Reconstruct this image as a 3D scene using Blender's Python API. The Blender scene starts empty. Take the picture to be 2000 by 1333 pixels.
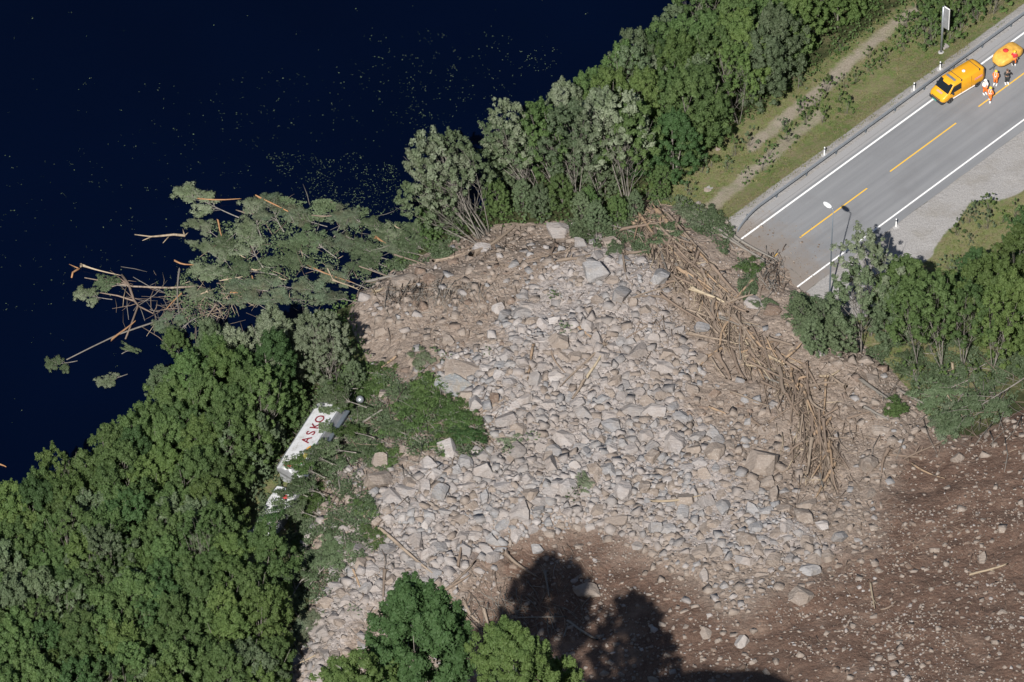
import bpy, bmesh, math, random
import numpy as np
from mathutils import Vector, Matrix, Quaternion

# ------------------------------------------------------------------ camera, light, exposure
sc = bpy.context.scene
COL = sc.collection
FPX, DIST, PITCH = 15000.0, 685.0, math.radians(45)
CAM = np.array([0, -DIST*math.cos(PITCH), DIST*math.sin(PITCH)])
cam_d = bpy.data.cameras.new('camera'); cam_d.sensor_width = 36; cam_d.lens = 36*FPX/2000
cam_d.clip_start = 10; cam_d.clip_end = 6000
cam = bpy.data.objects.new('camera', cam_d); COL.objects.link(cam)
cam.location = CAM; cam.rotation_euler = (math.pi/2-PITCH, 0, 0); sc.camera = cam
SUN_FROM = Vector((-2.25, -10.9, 11.0)).normalized()
sun_d = bpy.data.lights.new('sun', 'SUN'); sun_d.energy = 5.0; sun_d.angle = math.radians(0.5); sun_d.color = (1, .965, .92)
sun = bpy.data.objects.new('sun', sun_d); COL.objects.link(sun)
sun.rotation_euler = SUN_FROM.to_track_quat('Z', 'Y').to_euler(); sun.location = (0, -50, 120)
world = bpy.data.worlds.new('World'); sc.world = world; world.use_nodes = True
wn = world.node_tree; bg = wn.nodes['Background']; bg.inputs['Strength'].default_value = 0.05
sky = wn.nodes.new('ShaderNodeTexSky'); sky.sky_type = 'NISHITA'; sky.sun_disc = False
sky.sun_elevation = math.asin(SUN_FROM.z); sky.sun_rotation = math.atan2(SUN_FROM.x, SUN_FROM.y); sky.ozone_density = 2.0
wn.links.new(sky.outputs[0], bg.inputs[0])
sc.view_settings.view_transform = 'Standard'; sc.view_settings.look = 'None'
sc.view_settings.exposure = 0.36; sc.view_settings.gamma = 1; sc.view_settings.use_curve_mapping = False

# ------------------------------------------------------------------ projection between the picture and the terrain
_f = np.array([0, math.cos(PITCH), -math.sin(PITCH)]); _u = np.array([0, math.sin(PITCH), math.cos(PITCH)])
def ray(px, py):
    return FPX*_f + np.array([1., 0, 0])*(px-1000) - _u*(py-666.5)
def at_z(px, py, z):
    d = ray(px, py); return CAM + d*((z-CAM[2])/d[2])
def to_px(x, y, z):
    r0 = x-CAM[0]; v = np.stack([y-CAM[1], z-CAM[2]], -1)
    dep = v[..., 0]*_f[1]+v[..., 1]*_f[2]; up = v[..., 0]*_u[1]+v[..., 1]*_u[2]
    return 1000+FPX*r0/dep, 666.5-FPX*up/dep

# ------------------------------------------------------------------ noise and polygons
def _hash(ix, iy, s):
    n = (ix.astype(np.int64)*374761393 + iy.astype(np.int64)*668265263 + s*1442695041) & 0xffffffff
    n = ((n ^ (n >> 13))*1274126177) & 0xffffffff
    return ((n ^ (n >> 16)) & 0xffff)/65535.0
def vnoise(x, y, s=0):
    ix = np.floor(x); iy = np.floor(y); fx = x-ix; fy = y-iy
    fx = fx*fx*(3-2*fx); fy = fy*fy*(3-2*fy)
    a = _hash(ix, iy, s); b = _hash(ix+1, iy, s); c = _hash(ix, iy+1, s); d = _hash(ix+1, iy+1, s)
    return (a*(1-fx)+b*fx)*(1-fy)+(c*(1-fx)+d*fx)*fy
def fbm(x, y, scale, octv=3, s=0):
    r = 0; amp = 1; tot = 0; k = 1/scale
    for o in range(octv):
        r = r+amp*(vnoise(x*k, y*k, s+o*17)*2-1); tot += amp; amp *= .5; k *= 2.03
    return r/tot
def sd_poly(x, y, poly):
    x = np.asarray(x, float); y = np.asarray(y, float)
    ins = np.zeros(x.shape, bool); dmin = np.full(x.shape, 1e9)
    n = len(poly)
    for i in range(n):
        x1, y1 = poly[i]; x2, y2 = poly[(i+1) % n]
        c = ((y1 > y) != (y2 > y))
        if y2 != y1: ins ^= c & (x < (x2-x1)*(y-y1)/(y2-y1)+x1)
        ex, ey = x2-x1, y2-y1; t = np.clip(((x-x1)*ex+(y-y1)*ey)/(ex*ex+ey*ey+1e-9), 0, 1)
        dmin = np.minimum(dmin, np.hypot(x-x1-t*ex, y-y1-t*ey))
    return np.where(ins, dmin, -dmin)
def d_line(x, y, pts):
    dm = np.full(np.asarray(x, float).shape, 1e9)
    for (x1, y1), (x2, y2) in zip(pts[:-1], pts[1:]):
        ex, ey = x2-x1, y2-y1; t = np.clip(((x-x1)*ex+(y-y1)*ey)/(ex*ex+ey*ey+1e-9), 0, 1)
        dm = np.minimum(dm, np.hypot(x-x1-t*ex, y-y1-t*ey))
    return dm
def sst(x, a, b):
    t = np.clip((x-a)/(b-a), 0, 1); return t*t*(3-2*t)

# road frame: a along the road (to the far right), d across (positive toward the lake)
R0 = at_z(1563, 465, 0)[:2]; _v = at_z(1870, 240, 0)[:2]-R0; RV = _v/np.linalg.norm(_v); RN = np.array([-RV[1], RV[0]])
def da(x, y):
    return (x-R0[0])*RV[0]+(y-R0[1])*RV[1], (x-R0[0])*RN[0]+(y-R0[1])*RN[1]
def rw(a, d, z=0.0):
    return Vector((R0[0]+RV[0]*a+RN[0]*d, R0[1]+RV[1]*a+RN[1]*d, z))
WATER = -4.0
SLIDE = [(845, 490), (880, 470), (960, 448), (1090, 425), (1180, 430), (1230, 402), (1300, 398), (1380, 430), (1440, 452), (1500, 500), (1540, 520), (1566, 562),
         (1640, 640), (1710, 690), (1790, 770), (1850, 850), (1900, 845), (2000, 790), (2300, 640), (2400, 1700), (520, 1700), (560, 1320), (575, 1250), (620, 1130),
         (560, 1090), (570, 1030), (585, 950), (625, 880), (650, 830), (690, 770), (715, 715), (680, 620), (690, 570), (740, 540), (800, 512)]
GREY = [(960, 660), (1030, 600), (1085, 545), (1130, 500), (1200, 505), (1270, 530), (1290, 600), (1330, 660), (1370, 730), (1330, 820), (1410, 870), (1440, 960), (1520, 1010), (1590, 1060), (1640, 1090), (1500, 1120), (1330, 1100),
        (1200, 1065), (1060, 1015), (960, 1085), (880, 1165), (720, 1210), (630, 1330), (570, 1320), (640, 1150), (700, 1040), (760, 960), (860, 920), (970, 900), (970, 830),
        (880, 770), (880, 710), (1000, 690)]
DARK = [(1790, 880), (1850, 860), (2000, 770), (2400, 700), (2400, 1700), (900, 1700), (895, 1240), (960, 1150), (950, 1100), (1020, 1060), (1090, 1085), (1170, 1060), (1250, 1118), (1420, 1215), (1560, 1175), (1680, 1080), (1720, 980)]
LAYBY = [(1588, 566), (1680, 490), (1750, 437), (1860, 362), (2000, 262), (2300, 60), (2300, 240), (2000, 372), (1900, 400), (1850, 450), (1820, 505), (1760, 530), (1700, 620), (1620, 640)]
TRACKS = [[(1790, 20), (1745, 48), (1690, 95), (1640, 140), (1590, 190), (1510, 250), (1470, 285)], [(1600, 225), (1545, 270), (1500, 310), (1440, 360), (1388, 408)]]

def h_base(x, y):
    x = np.asarray(x, float); y = np.asarray(y, float)
    a, d = da(x, y)
    dw = d+sst(d, 16, 20)*1.3*fbm(a, d*.3, 7, 2, 5)
    h = np.interp(dw, [-200, -70, -32, -18, -12, -5.6, -5.0, 5.1, 6.0, 8.5, 14.5, 22, 25.8, 30, 40, 90],
                  [40, 12, 3.6, .8, .12, -.02, -.06, -.06, -.12, -.8, -1.5, -2.9, -4.0, -5.4, -8.5, -16])
    h = h+sst(np.abs(d), 5.6, 9)*.16*fbm(x, y, 4, 3, 9)
    spur = np.exp(-((x+2)/17)**4)
    y0 = -58.5+5.0*spur+np.where(x < -16, 1.1*(x+16), 0)
    t = y0-y; up = np.where(t < 40, np.log1p(np.exp(np.clip(t, -30, 40)/1.5))*1.5, t)
    return h+(.93+.115*spur)*np.minimum(up, 58)+.7*np.maximum(up-58, 0)
def slide_m(x, y, hb):
    px, py = to_px(x, y, hb)
    rag = 16*fbm(px, py, 60, 3, 31)
    return sd_poly(px, py, SLIDE)+rag, px, py
def height(x, y, full=False):
    x = np.asarray(x, float); y = np.asarray(y, float)
    hb = h_base(x, y)
    sd, px, py = slide_m(x, y, hb)
    dk = sst(sd_poly(px, py, DARK)+45*fbm(px, py, 90, 3, 3), -60, 60)
    gr = sst(sd_poly(px, py, GREY), -50, 50)
    m = sst(sd, 0, 95)
    T = m*(1.15+.75*fbm(x, y, 9, 2, 41)+.5*gr-.5*dk)+sst(sd, 0, 25)*(.28*fbm(x, y, 2.4, 3, 44)+.12)
    T = T+m*.07*fbm(x, y, .8, 2, 47)+m*dk*(.22*np.abs(fbm(x, y, 2.6, 3, 48))-.05)
    floor = sst(sd, 0, 40)*np.clip(-3.3-hb, 0, 3.5)      # the toe has filled the shallows
    h = hb+T*(sd > 0)+floor
    if full: return h, px, py, sd, dk, gr
    return h
def H(x, y): return float(height(np.array([x]), np.array([y]))[0])
def G(px, py, lo=-8.0, hi=16.0):
    """where the camera ray through a picture point meets the terrain"""
    zs = np.linspace(hi, lo, int((hi-lo)*3.6)+20); d = ray(px, py); P = CAM[None]+d[None]*((zs-CAM[2])/d[2])[:, None]
    hh = height(P[:, 0], P[:, 1]); k = int(np.argmax(hh >= P[:, 2])) if (hh >= P[:, 2]).any() else len(zs)-1
    z1, z0 = zs[max(k-1, 0)], zs[k]
    for _ in range(10):
        zm = .5*(z0+z1); p = CAM+d*((zm-CAM[2])/d[2])
        if H(p[0], p[1]) >= zm: z0 = zm
        else: z1 = zm
    p = CAM+d*((z0-CAM[2])/d[2]); return Vector(p)
def GW(px, py):
    p = G(px, py)
    return Vector(at_z(px, py, WATER)) if p.z < WATER else p

# ------------------------------------------------------------------ tagging and labels
def tag(o, label=None, cat=None, group=None, kind=None):
    if label: o['label'] = label
    if cat: o['category'] = cat
    if group: o['group'] = group
    if kind: o['kind'] = kind
    return o
LANDMARKS = [("the bent guardrail end", 1440, 445), ("the cut road edge", 1535, 535), ("the big grey boulder near the log jam", 1165, 530), ("the largest tan boulder", 1490, 900),
             ("the broad blue-grey slab", 880, 755), ("the tipped truck lettering", 605, 850), ("the dark green foreground tree", 820, 1260), ("the foreground tree shadow", 1150, 1230),
             ("the bright foreground tree", 1010, 1300), ("the fan-shaped leaning tree", 850, 340), ("the floating branch raft", 600, 500), ("the lone floating bare branch", 310, 463),
             ("the street lamp head", 1617, 410), ("the uprooted sage tree", 1900, 790), ("the shaded tan boulder", 1145, 1150), ("the white block heap", 1605, 1035),
             ("the lower end of the truck", 530, 1010), ("the right-hand clump of trees", 1800, 600), ("the tall edge-on sign", 1840, 90), ("the yellow van", 1868, 160),
             ("the thickest part of the log jam", 1590, 800), ("the stub end of the track", 1390, 405), ("the pale oblong boulder", 795, 882), ("the orange floating log", 240, 650),
             ("the picture's lower right corner", 1990, 1320), ("the picture's lower left corner", 10, 1320), ("the top edge of the wood", 1400, 20), ("the shaded hollow by the sage tree", 710, 620),
             ("the dark cleft in the rubble", 1500, 1090), ("the slide's lakeward lip", 1000, 455), ("the sage tree above the truck", 540, 640), ("the upper left corner of the wood", 420, 660)]
NUM = ['touching', 'one metre', 'two metres', 'three metres', 'four metres', 'five metres', 'six metres', 'seven metres', 'eight metres', 'nine metres', 'ten metres', 'eleven metres', 'twelve metres']
USED = {}
def where(px, py, rank=0, skip=None):
    c = sorted(LANDMARKS, key=lambda L: (L[1]-px)**2+((L[2]-py)*1.3)**2)
    if skip: c = [q for q in c if q[0] != skip]
    nm, lx, ly = c[rank]
    dx, dy = (px-lx)/21.3, (py-ly)/15.1
    dist = math.hypot(dx, dy); ang = math.degrees(math.atan2(-(py-ly), px-lx)) % 360
    dirs = ['right of', 'above and right of', 'above', 'above and left of', 'left of', 'below and left of', 'below', 'below and right of']
    dr = dirs[int((ang+22.5)//45) % 8]
    n = int(round(dist))
    if n == 0: return 'right beside '+nm
    q = NUM[n] if n < len(NUM) else f'{n} metres'
    return f'{q} {dr} {nm}'
def place_label(head, px, py, skip=None):
    for rank in range(3):
        s = head+' '+where(px, py, rank, skip)
        if s not in USED and len(s.split()) <= 16: USED[s] = 1; return s
    for rank in range(6):
        for adj in ('smaller', 'slightly tilted', 'half-hidden'):
            s = head.replace(' ', ' ', 1)+' '+where(px, py, rank, skip)
            if s not in USED and len(s.split()) <= 16: USED[s] = 1; return s
    s = head+' '+where(px, py, 0, skip); USED[s] = USED.get(s, 0)+1
    return s

# ------------------------------------------------------------------ mesh helpers
def link(name, me, parent=None, mat=None):
    o = bpy.data.objects.new(name, me); COL.objects.link(o)
    if parent is not None: o.parent = parent
    if mat is not None and me is not None:
        if len(me.materials) == 0: me.materials.append(mat)
    return o
def empty(name, loc, rz=0):
    o = bpy.data.objects.new(name, None); COL.objects.link(o); o.location = loc; o.rotation_euler = (0, 0, rz); o.empty_display_size = .3
    return o
def np_mesh(name, V, F, mats=(), smooth=False, midx=None):
    V = np.asarray(V, np.float32); F = np.asarray(F, np.int32); k = F.shape[1]
    me = bpy.data.meshes.new(name); me.vertices.add(len(V)); me.vertices.foreach_set('co', V.ravel())
    me.loops.add(F.size); me.loops.foreach_set('vertex_index', F.ravel())
    me.polygons.add(len(F)); me.polygons.foreach_set('loop_start', np.arange(0, F.size, k, dtype=np.int32))
    me.polygons.foreach_set('loop_total', np.full(len(F), k, np.int32))
    if smooth: me.polygons.foreach_set('use_smooth', np.ones(len(F), bool))
    if midx is not None: me.polygons.foreach_set('material_index', np.asarray(midx, np.int32))
    for m in mats: me.materials.append(m)
    me.update(calc_edges=True); me.validate(); return me
class MB:
    def __init__(s): s.v = []; s.f = []; s.m = []
    def add(s, vs, fs, mi=0):
        b = len(s.v); s.v += [tuple(v) for v in vs]; s.f += [tuple(i+b for i in f) for f in fs]; s.m += [mi]*len(fs); return s
    def box(s, c, sz, rot=None, mi=0, taper=1.0):
        x, y, z = [q/2 for q in sz]; vs = []
        for k in (-1, 1):
            t = taper if k > 0 else 1
            for (i, j) in ((-1, -1), (1, -1), (1, 1), (-1, 1)):
                p = Vector((i*x*t, j*y*t, k*z)); p = rot @ p if rot else p; vs.append(p+Vector(c))
        return s.add(vs, [(3, 2, 1, 0), (4, 5, 6, 7), (0, 1, 5, 4), (1, 2, 6, 5), (2, 3, 7, 6), (3, 0, 4, 7)], mi)
    def tube(s, pts, rad, n=6, mi=0, cap=True):
        pts = [Vector(p) for p in pts]; rad = rad if hasattr(rad, '__len__') else [rad]*len(pts)
        vs = []; fs = []; up = Vector((.13, .31, .94))
        for i, p in enumerate(pts):
            t = (pts[min(i+1, len(pts)-1)]-pts[max(i-1, 0)])
            if t.length < 1e-9: t = Vector((0, 0, 1))
            t.normalize(); a = t.cross(up)
            if a.length < 1e-3: a = t.cross(Vector((1, 0, 0)))
            a.normalize(); b = t.cross(a)
            for k in range(n):
                q = 2*math.pi*k/n; vs.append(p+(a*math.cos(q)+b*math.sin(q))*rad[i])
        for i in range(len(pts)-1):
            for k in range(n):
                fs.append((i*n+k, i*n+(k+1) % n, (i+1)*n+(k+1) % n, (i+1)*n+k))
        if cap: fs.append(tuple(range(n))[::-1]); fs.append(tuple((len(pts)-1)*n+k for k in range(n)))
        return s.add(vs, fs, mi)
    def lathe(s, prof, n=12, c=(0, 0, 0), rot=None, mi=0):
        vs = []; fs = []
        for r, z in prof:
            for k in range(n):
                p = Vector((r*math.cos(2*math.pi*k/n), r*math.sin(2*math.pi*k/n), z)); p = rot @ p if rot else p; vs.append(p+Vector(c))
        for i in range(len(prof)-1):
            for k in range(n): fs.append((i*n+k, i*n+(k+1) % n, (i+1)*n+(k+1) % n, (i+1)*n+k))
        fs.append(tuple(range(n))[::-1]); fs.append(tuple((len(prof)-1)*n+k for k in range(n)))
        return s.add(vs, fs, mi)
    def mesh(s, name, mats, smooth=False):
        me = bpy.data.meshes.new(name); me.from_pydata(s.v, [], s.f)
        for m in (mats if isinstance(mats, (list, tuple)) else [mats]): me.materials.append(m)
        me.polygons.foreach_set('material_index', s.m)
        if smooth: me.polygons.foreach_set('use_smooth', [True]*len(s.f))
        me.update(); return me
    def build(s, name, mats, parent=None, smooth=False, bevel=0):
        o = link(name, s.mesh(name, mats, smooth), parent)
        if bevel:
            b = o.modifiers.new('bevel', 'BEVEL'); b.width = bevel; b.segments = 2; b.limit_method = 'ANGLE'; b.angle_limit = math.radians(35)
        return o

# ------------------------------------------------------------------ materials
def new_mat(name):
    m = bpy.data.materials.new(name); m.use_nodes = True; nt = m.node_tree
    return m, nt, nt.nodes['Principled BSDF']
def nd(nt, t, **kw):
    n = nt.nodes.new(t)
    for k, v in kw.items(): setattr(n, k, v)
    return n
def mixc(nt, fac, a, b, mode='MIX'):
    n = nd(nt, 'ShaderNodeMix', data_type='RGBA', blend_type=mode)
    for s, v in ((n.inputs[0], fac), (n.inputs[6], a), (n.inputs[7], b)):
        if hasattr(v, 'is_output'): nt.links.new(v, s)
        elif isinstance(v, (int, float)): s.default_value = v
        else: s.default_value = (*v, 1)
    return n.outputs[2]
def noise(nt, scale, det=4, rough=.55, vec=None, out=0):
    n = nd(nt, 'ShaderNodeTexNoise'); n.inputs['Scale'].default_value = scale; n.inputs['Detail'].default_value = det; n.inputs['Roughness'].default_value = rough
    if vec is not None: nt.links.new(vec, n.inputs['Vector'])
    return n.outputs[out]
def ramp(nt, fac, lo, hi):
    n = nd(nt, 'ShaderNodeMapRange'); n.inputs[1].default_value = lo; n.inputs[2].default_value = hi
    nt.links.new(fac, n.inputs[0]); return n.outputs[0]
def math_n(nt, op, a, b):
    n = nd(nt, 'ShaderNodeMath', operation=op)
    for s, v in ((n.inputs[0], a), (n.inputs[1], b)):
        if hasattr(v, 'is_output'): nt.links.new(v, s)
        else: s.default_value = v
    return n.outputs[0]
def bump(nt, bs, hgt, st=.5, dist=.1):
    b = nd(nt, 'ShaderNodeBump'); b.inputs['Strength'].default_value = st; b.inputs['Distance'].default_value = dist
    nt.links.new(hgt, b.inputs['Height']); nt.links.new(b.outputs[0], bs.inputs['Normal'])
def simple(name, col, rough=.6, metal=0, var=.12, scale=6):
    m, nt, bs = new_mat(name); tc = nd(nt, 'ShaderNodeTexCoord').outputs['Object']
    c = mixc(nt, ramp(nt, noise(nt, scale, vec=tc), .3, .7), [q*(1-var) for q in col], [min(1, q*(1+var)) for q in col])
    nt.links.new(c, bs.inputs['Base Color']); bs.inputs['Roughness'].default_value = rough; bs.inputs['Metallic'].default_value = metal
    return m
def world_pos(nt): return nd(nt, 'ShaderNodeNewGeometry').outputs['Position']

def mat_ground():
    m, nt, bs = new_mat('soil_and_grass'); P = world_pos(nt); L = nt.links.new
    def attr(n):
        a = nd(nt, 'ShaderNodeVertexColor', layer_name=n); s = nd(nt, 'ShaderNodeSeparateColor'); L(a.outputs[0], s.inputs[0]); return s.outputs
    A = attr('cover'); B = attr('slide')
    n1 = noise(nt, .35, 5, .6, P); n2 = noise(nt, 1.7, 5, .65, P); n3 = noise(nt, 9, 4, .6, P)
    base = mixc(nt, ramp(nt, n2, .35, .65), (.030, .040, .016), (.060, .062, .028))
    gr = mixc(nt, ramp(nt, n1, .38, .62), (.125, .172, .052), (.200, .205, .092))
    gr = mixc(nt, math_n(nt, 'MULTIPLY', ramp(nt, n2, .42, .66), .8), gr, (.225, .180, .115))
    gr = mixc(nt, ramp(nt, n3, .3, .7), mixc(nt, 1.0, gr, (.62, .62, .62), 'MULTIPLY'), gr)
    path = mixc(nt, ramp(nt, n3, .3, .7), (.225, .19, .15), (.345, .30, .255))
    grav = mixc(nt, ramp(nt, n3, .3, .7), (.25, .238, .228), (.38, .365, .352))
    grav = mixc(nt, ramp(nt, n1, .45, .8), grav, (.24, .22, .19))
    tan = mixc(nt, ramp(nt, n2, .3, .7), (.225, .178, .145), (.335, .278, .233))
    tan = mixc(nt, ramp(nt, n3, .35, .7), mixc(nt, 1.0, tan, (.7, .68, .66), 'MULTIPLY'), tan)
    grey = mixc(nt, ramp(nt, n2, .3, .7), (.25, .215, .194), (.34, .308, .288))
    dark = mixc(nt, ramp(nt, n2, .3, .72), (.086, .052, .038), (.138, .088, .065))
    dark = mixc(nt, ramp(nt, n1, .5, .72), dark, (.185, .128, .097))
    dark = mixc(nt, ramp(nt, n3, .52, .75), dark, (.19, .146, .117))
    def soft(f, k=.5):
        s = math_n(nt, 'ADD', f, math_n(nt, 'MULTIPLY', math_n(nt, 'SUBTRACT', n2, .5), k)); return ramp(nt, s, .35, .65)
    pm = math_n(nt, 'MULTIPLY', ramp(nt, math_n(nt, 'ADD', A[1], math_n(nt, 'MULTIPLY', math_n(nt, 'SUBTRACT', n2, .5), .9)), .15, .95), .85)
    c = mixc(nt, soft(A[0]), base, gr); c = mixc(nt, pm, c, path); c = mixc(nt, soft(A[2]), c, grav)
    s = mixc(nt, soft(B[1], .8), tan, grey); s = mixc(nt, ramp(nt, math_n(nt, 'ADD', B[2], math_n(nt, 'MULTIPLY', math_n(nt, 'SUBTRACT', n2, .5), 1.3)), .1, .95), s, dark)
    def vor(sc, out, feat='F1'):
        v = nd(nt, 'ShaderNodeTexVoronoi', feature=feat); v.inputs['Scale'].default_value = sc; w = nd(nt, 'ShaderNodeMapping'); w.inputs['Scale'].default_value = (1, 1, .6)
        L(mixc(nt, .12, P, noise(nt, 3, 2, .5, P, 1), 'ADD'), w.inputs[0]); L(w.outputs[0], v.inputs['Vector']); return v.outputs[out]
    cellc = nd(nt, 'ShaderNodeSeparateColor'); L(vor(2.6, 'Color'), cellc.inputs[0]); cellf = nd(nt, 'ShaderNodeSeparateColor'); L(vor(7.5, 'Color'), cellf.inputs[0])
    tone = math_n(nt, 'ADD', math_n(nt, 'MULTIPLY', cellc.outputs[0], .36), math_n(nt, 'MULTIPLY', cellf.outputs[1], .36))
    tn = nd(nt, 'ShaderNodeCombineColor'); [L(math_n(nt, 'ADD', .70, tone), tn.inputs[k]) for k in range(3)]
    s = mixc(nt, math_n(nt, 'SUBTRACT', 1.0, math_n(nt, 'MULTIPLY', B[2], .45)), s, mixc(nt, 1.0, s, tn.outputs[0], 'MULTIPLY'))
    c = mixc(nt, soft(B[0], .3), c, s)
    L(c, bs.inputs['Base Color']); bs.inputs['Roughness'].default_value = .95; bs.inputs['Specular IOR Level'].default_value = .15
    hn = math_n(nt, 'ADD', math_n(nt, 'MULTIPLY', noise(nt, 3.2, 6, .7, P), 1.0), math_n(nt, 'MULTIPLY', noise(nt, 16, 3, .6, P), .35))
    rk = math_n(nt, 'MULTIPLY', math_n(nt, 'MULTIPLY', B[0], math_n(nt, 'SUBTRACT', 1.0, math_n(nt, 'MULTIPLY', B[2], .1))), math_n(nt, 'ADD', math_n(nt, 'MULTIPLY', math_n(nt, 'SUBTRACT', .6, vor(2.6, 'Distance')), 1.5), math_n(nt, 'MULTIPLY', math_n(nt, 'SUBTRACT', .5, vor(7.5, 'Distance')), .6)))
    bump(nt, bs, math_n(nt, 'ADD', hn, math_n(nt, 'MULTIPLY', rk, .55)), .7, .15)
    return m
def mat_rock(name, c1, c2, c3):
    m, nt, bs = new_mat(name); L = nt.links.new
    g = nd(nt, 'ShaderNodeNewGeometry'); P = g.outputs['Position']; oi = nd(nt, 'ShaderNodeObjectInfo')
    r = math_n(nt, 'FRACT', math_n(nt, 'ADD', g.outputs['Random Per Island'], oi.outputs['Random']), 0)
    c = mixc(nt, r, c1, c2)
    c = mixc(nt, ramp(nt, noise(nt, 1.6, 5, .6, P), .42, .68), c, c3)
    st = nd(nt, 'ShaderNodeMapping'); L(P, st.inputs[0]); st.inputs['Rotation'].default_value = (.6, .4, .9); st.inputs['Scale'].default_value = (.6, 4.5, 1.2)
    c = mixc(nt, math_n(nt, 'MULTIPLY', ramp(nt, noise(nt, 2.2, 5, .7, st.outputs[0]), .5, .74), .5), c, [q*.6 for q in c1])
    c = mixc(nt, math_n(nt, 'MULTIPLY', ramp(nt, noise(nt, 6, 4, .7, P), .56, .72), .45), c, (.62, .58, .53))
    c = mixc(nt, math_n(nt, 'MULTIPLY', ramp(nt, noise(nt, .22, 3, .5, P), .45, .68), .6), c, (.235, .196, .168))
    L(c, bs.inputs['Base Color']); bs.inputs['Roughness'].default_value = .9; bs.inputs['Specular IOR Level'].default_value = .2
    bump(nt, bs, math_n(nt, 'ADD', noise(nt, 4, 6, .65, P), math_n(nt, 'MULTIPLY', noise(nt, 1.3, 2, .5, st.outputs[0]), .8)), .7, .14)
    return m
def mat_wood(name, c1, c2, bark=None):
    m, nt, bs = new_mat(name); L = nt.links.new
    g = nd(nt, 'ShaderNodeNewGeometry'); P = g.outputs['Position']; oi = nd(nt, 'ShaderNodeObjectInfo')
    r = math_n(nt, 'FRACT', math_n(nt, 'ADD', g.outputs['Random Per Island'], oi.outputs['Random']), 0)
    c = mixc(nt, r, c1, c2)
    tc = nd(nt, 'ShaderNodeTexCoord').outputs['Object']; mp = nd(nt, 'ShaderNodeMapping'); L(tc, mp.inputs[0]); mp.inputs['Scale'].default_value = (2.0, .8, .8)
    c = mixc(nt, ramp(nt, noise(nt, 2.0, 4, .6, mp.outputs[0]), .45, .7), c, [q*.62 for q in c2])
    if bark: c = mixc(nt, ramp(nt, noise(nt, 1.3, 3, .6, P), .5, .6), c, bark)
    L(c, bs.inputs['Base Color']); bs.inputs['Roughness'].default_value = .85; bs.inputs['Specular IOR Level'].default_value = .2
    bump(nt, bs, noise(nt, 9, 4, .6, P), .5, .04)
    return m
def mat_leaf(name, c1, c2, c3, trans=.48):
    m, nt, bs = new_mat(name); L = nt.links.new
    g = nd(nt, 'ShaderNodeNewGeometry'); P = g.outputs['Position']; oi = nd(nt, 'ShaderNodeObjectInfo')
    c = mixc(nt, g.outputs['Random Per Island'], c1, c2)
    c = mixc(nt, math_n(nt, 'MULTIPLY', ramp(nt, noise(nt, .55, 3, .6, P), .42, .66), .75), c, c3)
    hs = nd(nt, 'ShaderNodeHueSaturation'); L(c, hs.inputs['Color'])
    L(math_n(nt, 'ADD', .494, math_n(nt, 'MULTIPLY', oi.outputs['Random'], .016)), hs.inputs['Hue'])
    L(math_n(nt, 'ADD', .80, math_n(nt, 'MULTIPLY', math_n(nt, 'FRACT', math_n(nt, 'MULTIPLY', oi.outputs['Random'], 7.13), 0), .42)), hs.inputs['Value'])
    L(hs.outputs[0], bs.inputs['Base Color']); bs.inputs['Roughness'].default_value = .6; bs.inputs['Specular IOR Level'].default_value = .25
    tr = nd(nt, 'ShaderNodeBsdfTranslucent'); L(mixc(nt, 1.0, hs.outputs[0], (1.0, 1.15, .55), 'MULTIPLY'), tr.inputs[0])
    mx = nd(nt, 'ShaderNodeMixShader'); mx.inputs[0].default_value = trans; L(bs.outputs[0], mx.inputs[1]); L(tr.outputs[0], mx.inputs[2])
    L(mx.outputs[0], nt.nodes['Material Output'].inputs['Surface'])
    return m
def mat_asphalt():
    m, nt, bs = new_mat('asphalt'); L = nt.links.new
    tc = nd(nt, 'ShaderNodeTexCoord').outputs['Object']; sx = nd(nt, 'ShaderNodeSeparateXYZ'); L(tc, sx.inputs[0])
    n3 = noise(nt, 14, 3, .6, tc); mp = nd(nt, 'ShaderNodeMapping'); L(tc, mp.inputs[0]); mp.inputs['Scale'].default_value = (.05, 1.1, 1)
    st = noise(nt, 1.0, 4, .55, mp.outputs[0]); blot = noise(nt, .25, 4, .6, tc)
    c = mixc(nt, ramp(nt, st, .36, .64), (.168, .173, .182), (.216, .220, .228))
    c = mixc(nt, math_n(nt, 'MULTIPLY', ramp(nt, n3, .3, .7), .35), c, (.27, .265, .26))
    c = mixc(nt, math_n(nt, 'MULTIPLY', ramp(nt, blot, .5, .75), .4), c, (.15, .148, .15))
    ad = math_n(nt, 'SUBTRACT', sx.outputs[1], 3.98)                  # the paler strip outside the lakeside edge line
    c = mixc(nt, math_n(nt, 'MULTIPLY', ramp(nt, ad, 0, .12), .55), c, (.33, .32, .315))
    sm = nd(nt, 'ShaderNodeMath', operation='COMPARE'); L(sx.outputs[1], sm.inputs[0]); sm.inputs[1].default_value = 4.35; sm.inputs[2].default_value = .025
    c = mixc(nt, math_n(nt, 'MULTIPLY', sm.outputs[0], .6), c, (.13, .128, .126))   # lengthwise joint
    mud = math_n(nt, 'MULTIPLY', ramp(nt, math_n(nt, 'ADD', math_n(nt, 'MULTIPLY', sx.outputs[0], -.16), math_n(nt, 'MULTIPLY', noise(nt, .7, 5, .65, tc), 1.5)), .55, 1.25), .75)
    c = mixc(nt, mud, c, (.20, .165, .135))
    L(c, bs.inputs['Base Color']); bs.inputs['Roughness'].default_value = .85; bs.inputs['Specular IOR Level'].default_value = .3
    bump(nt, bs, noise(nt, 40, 2, .6, tc), .25, .01)
    return m
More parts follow.
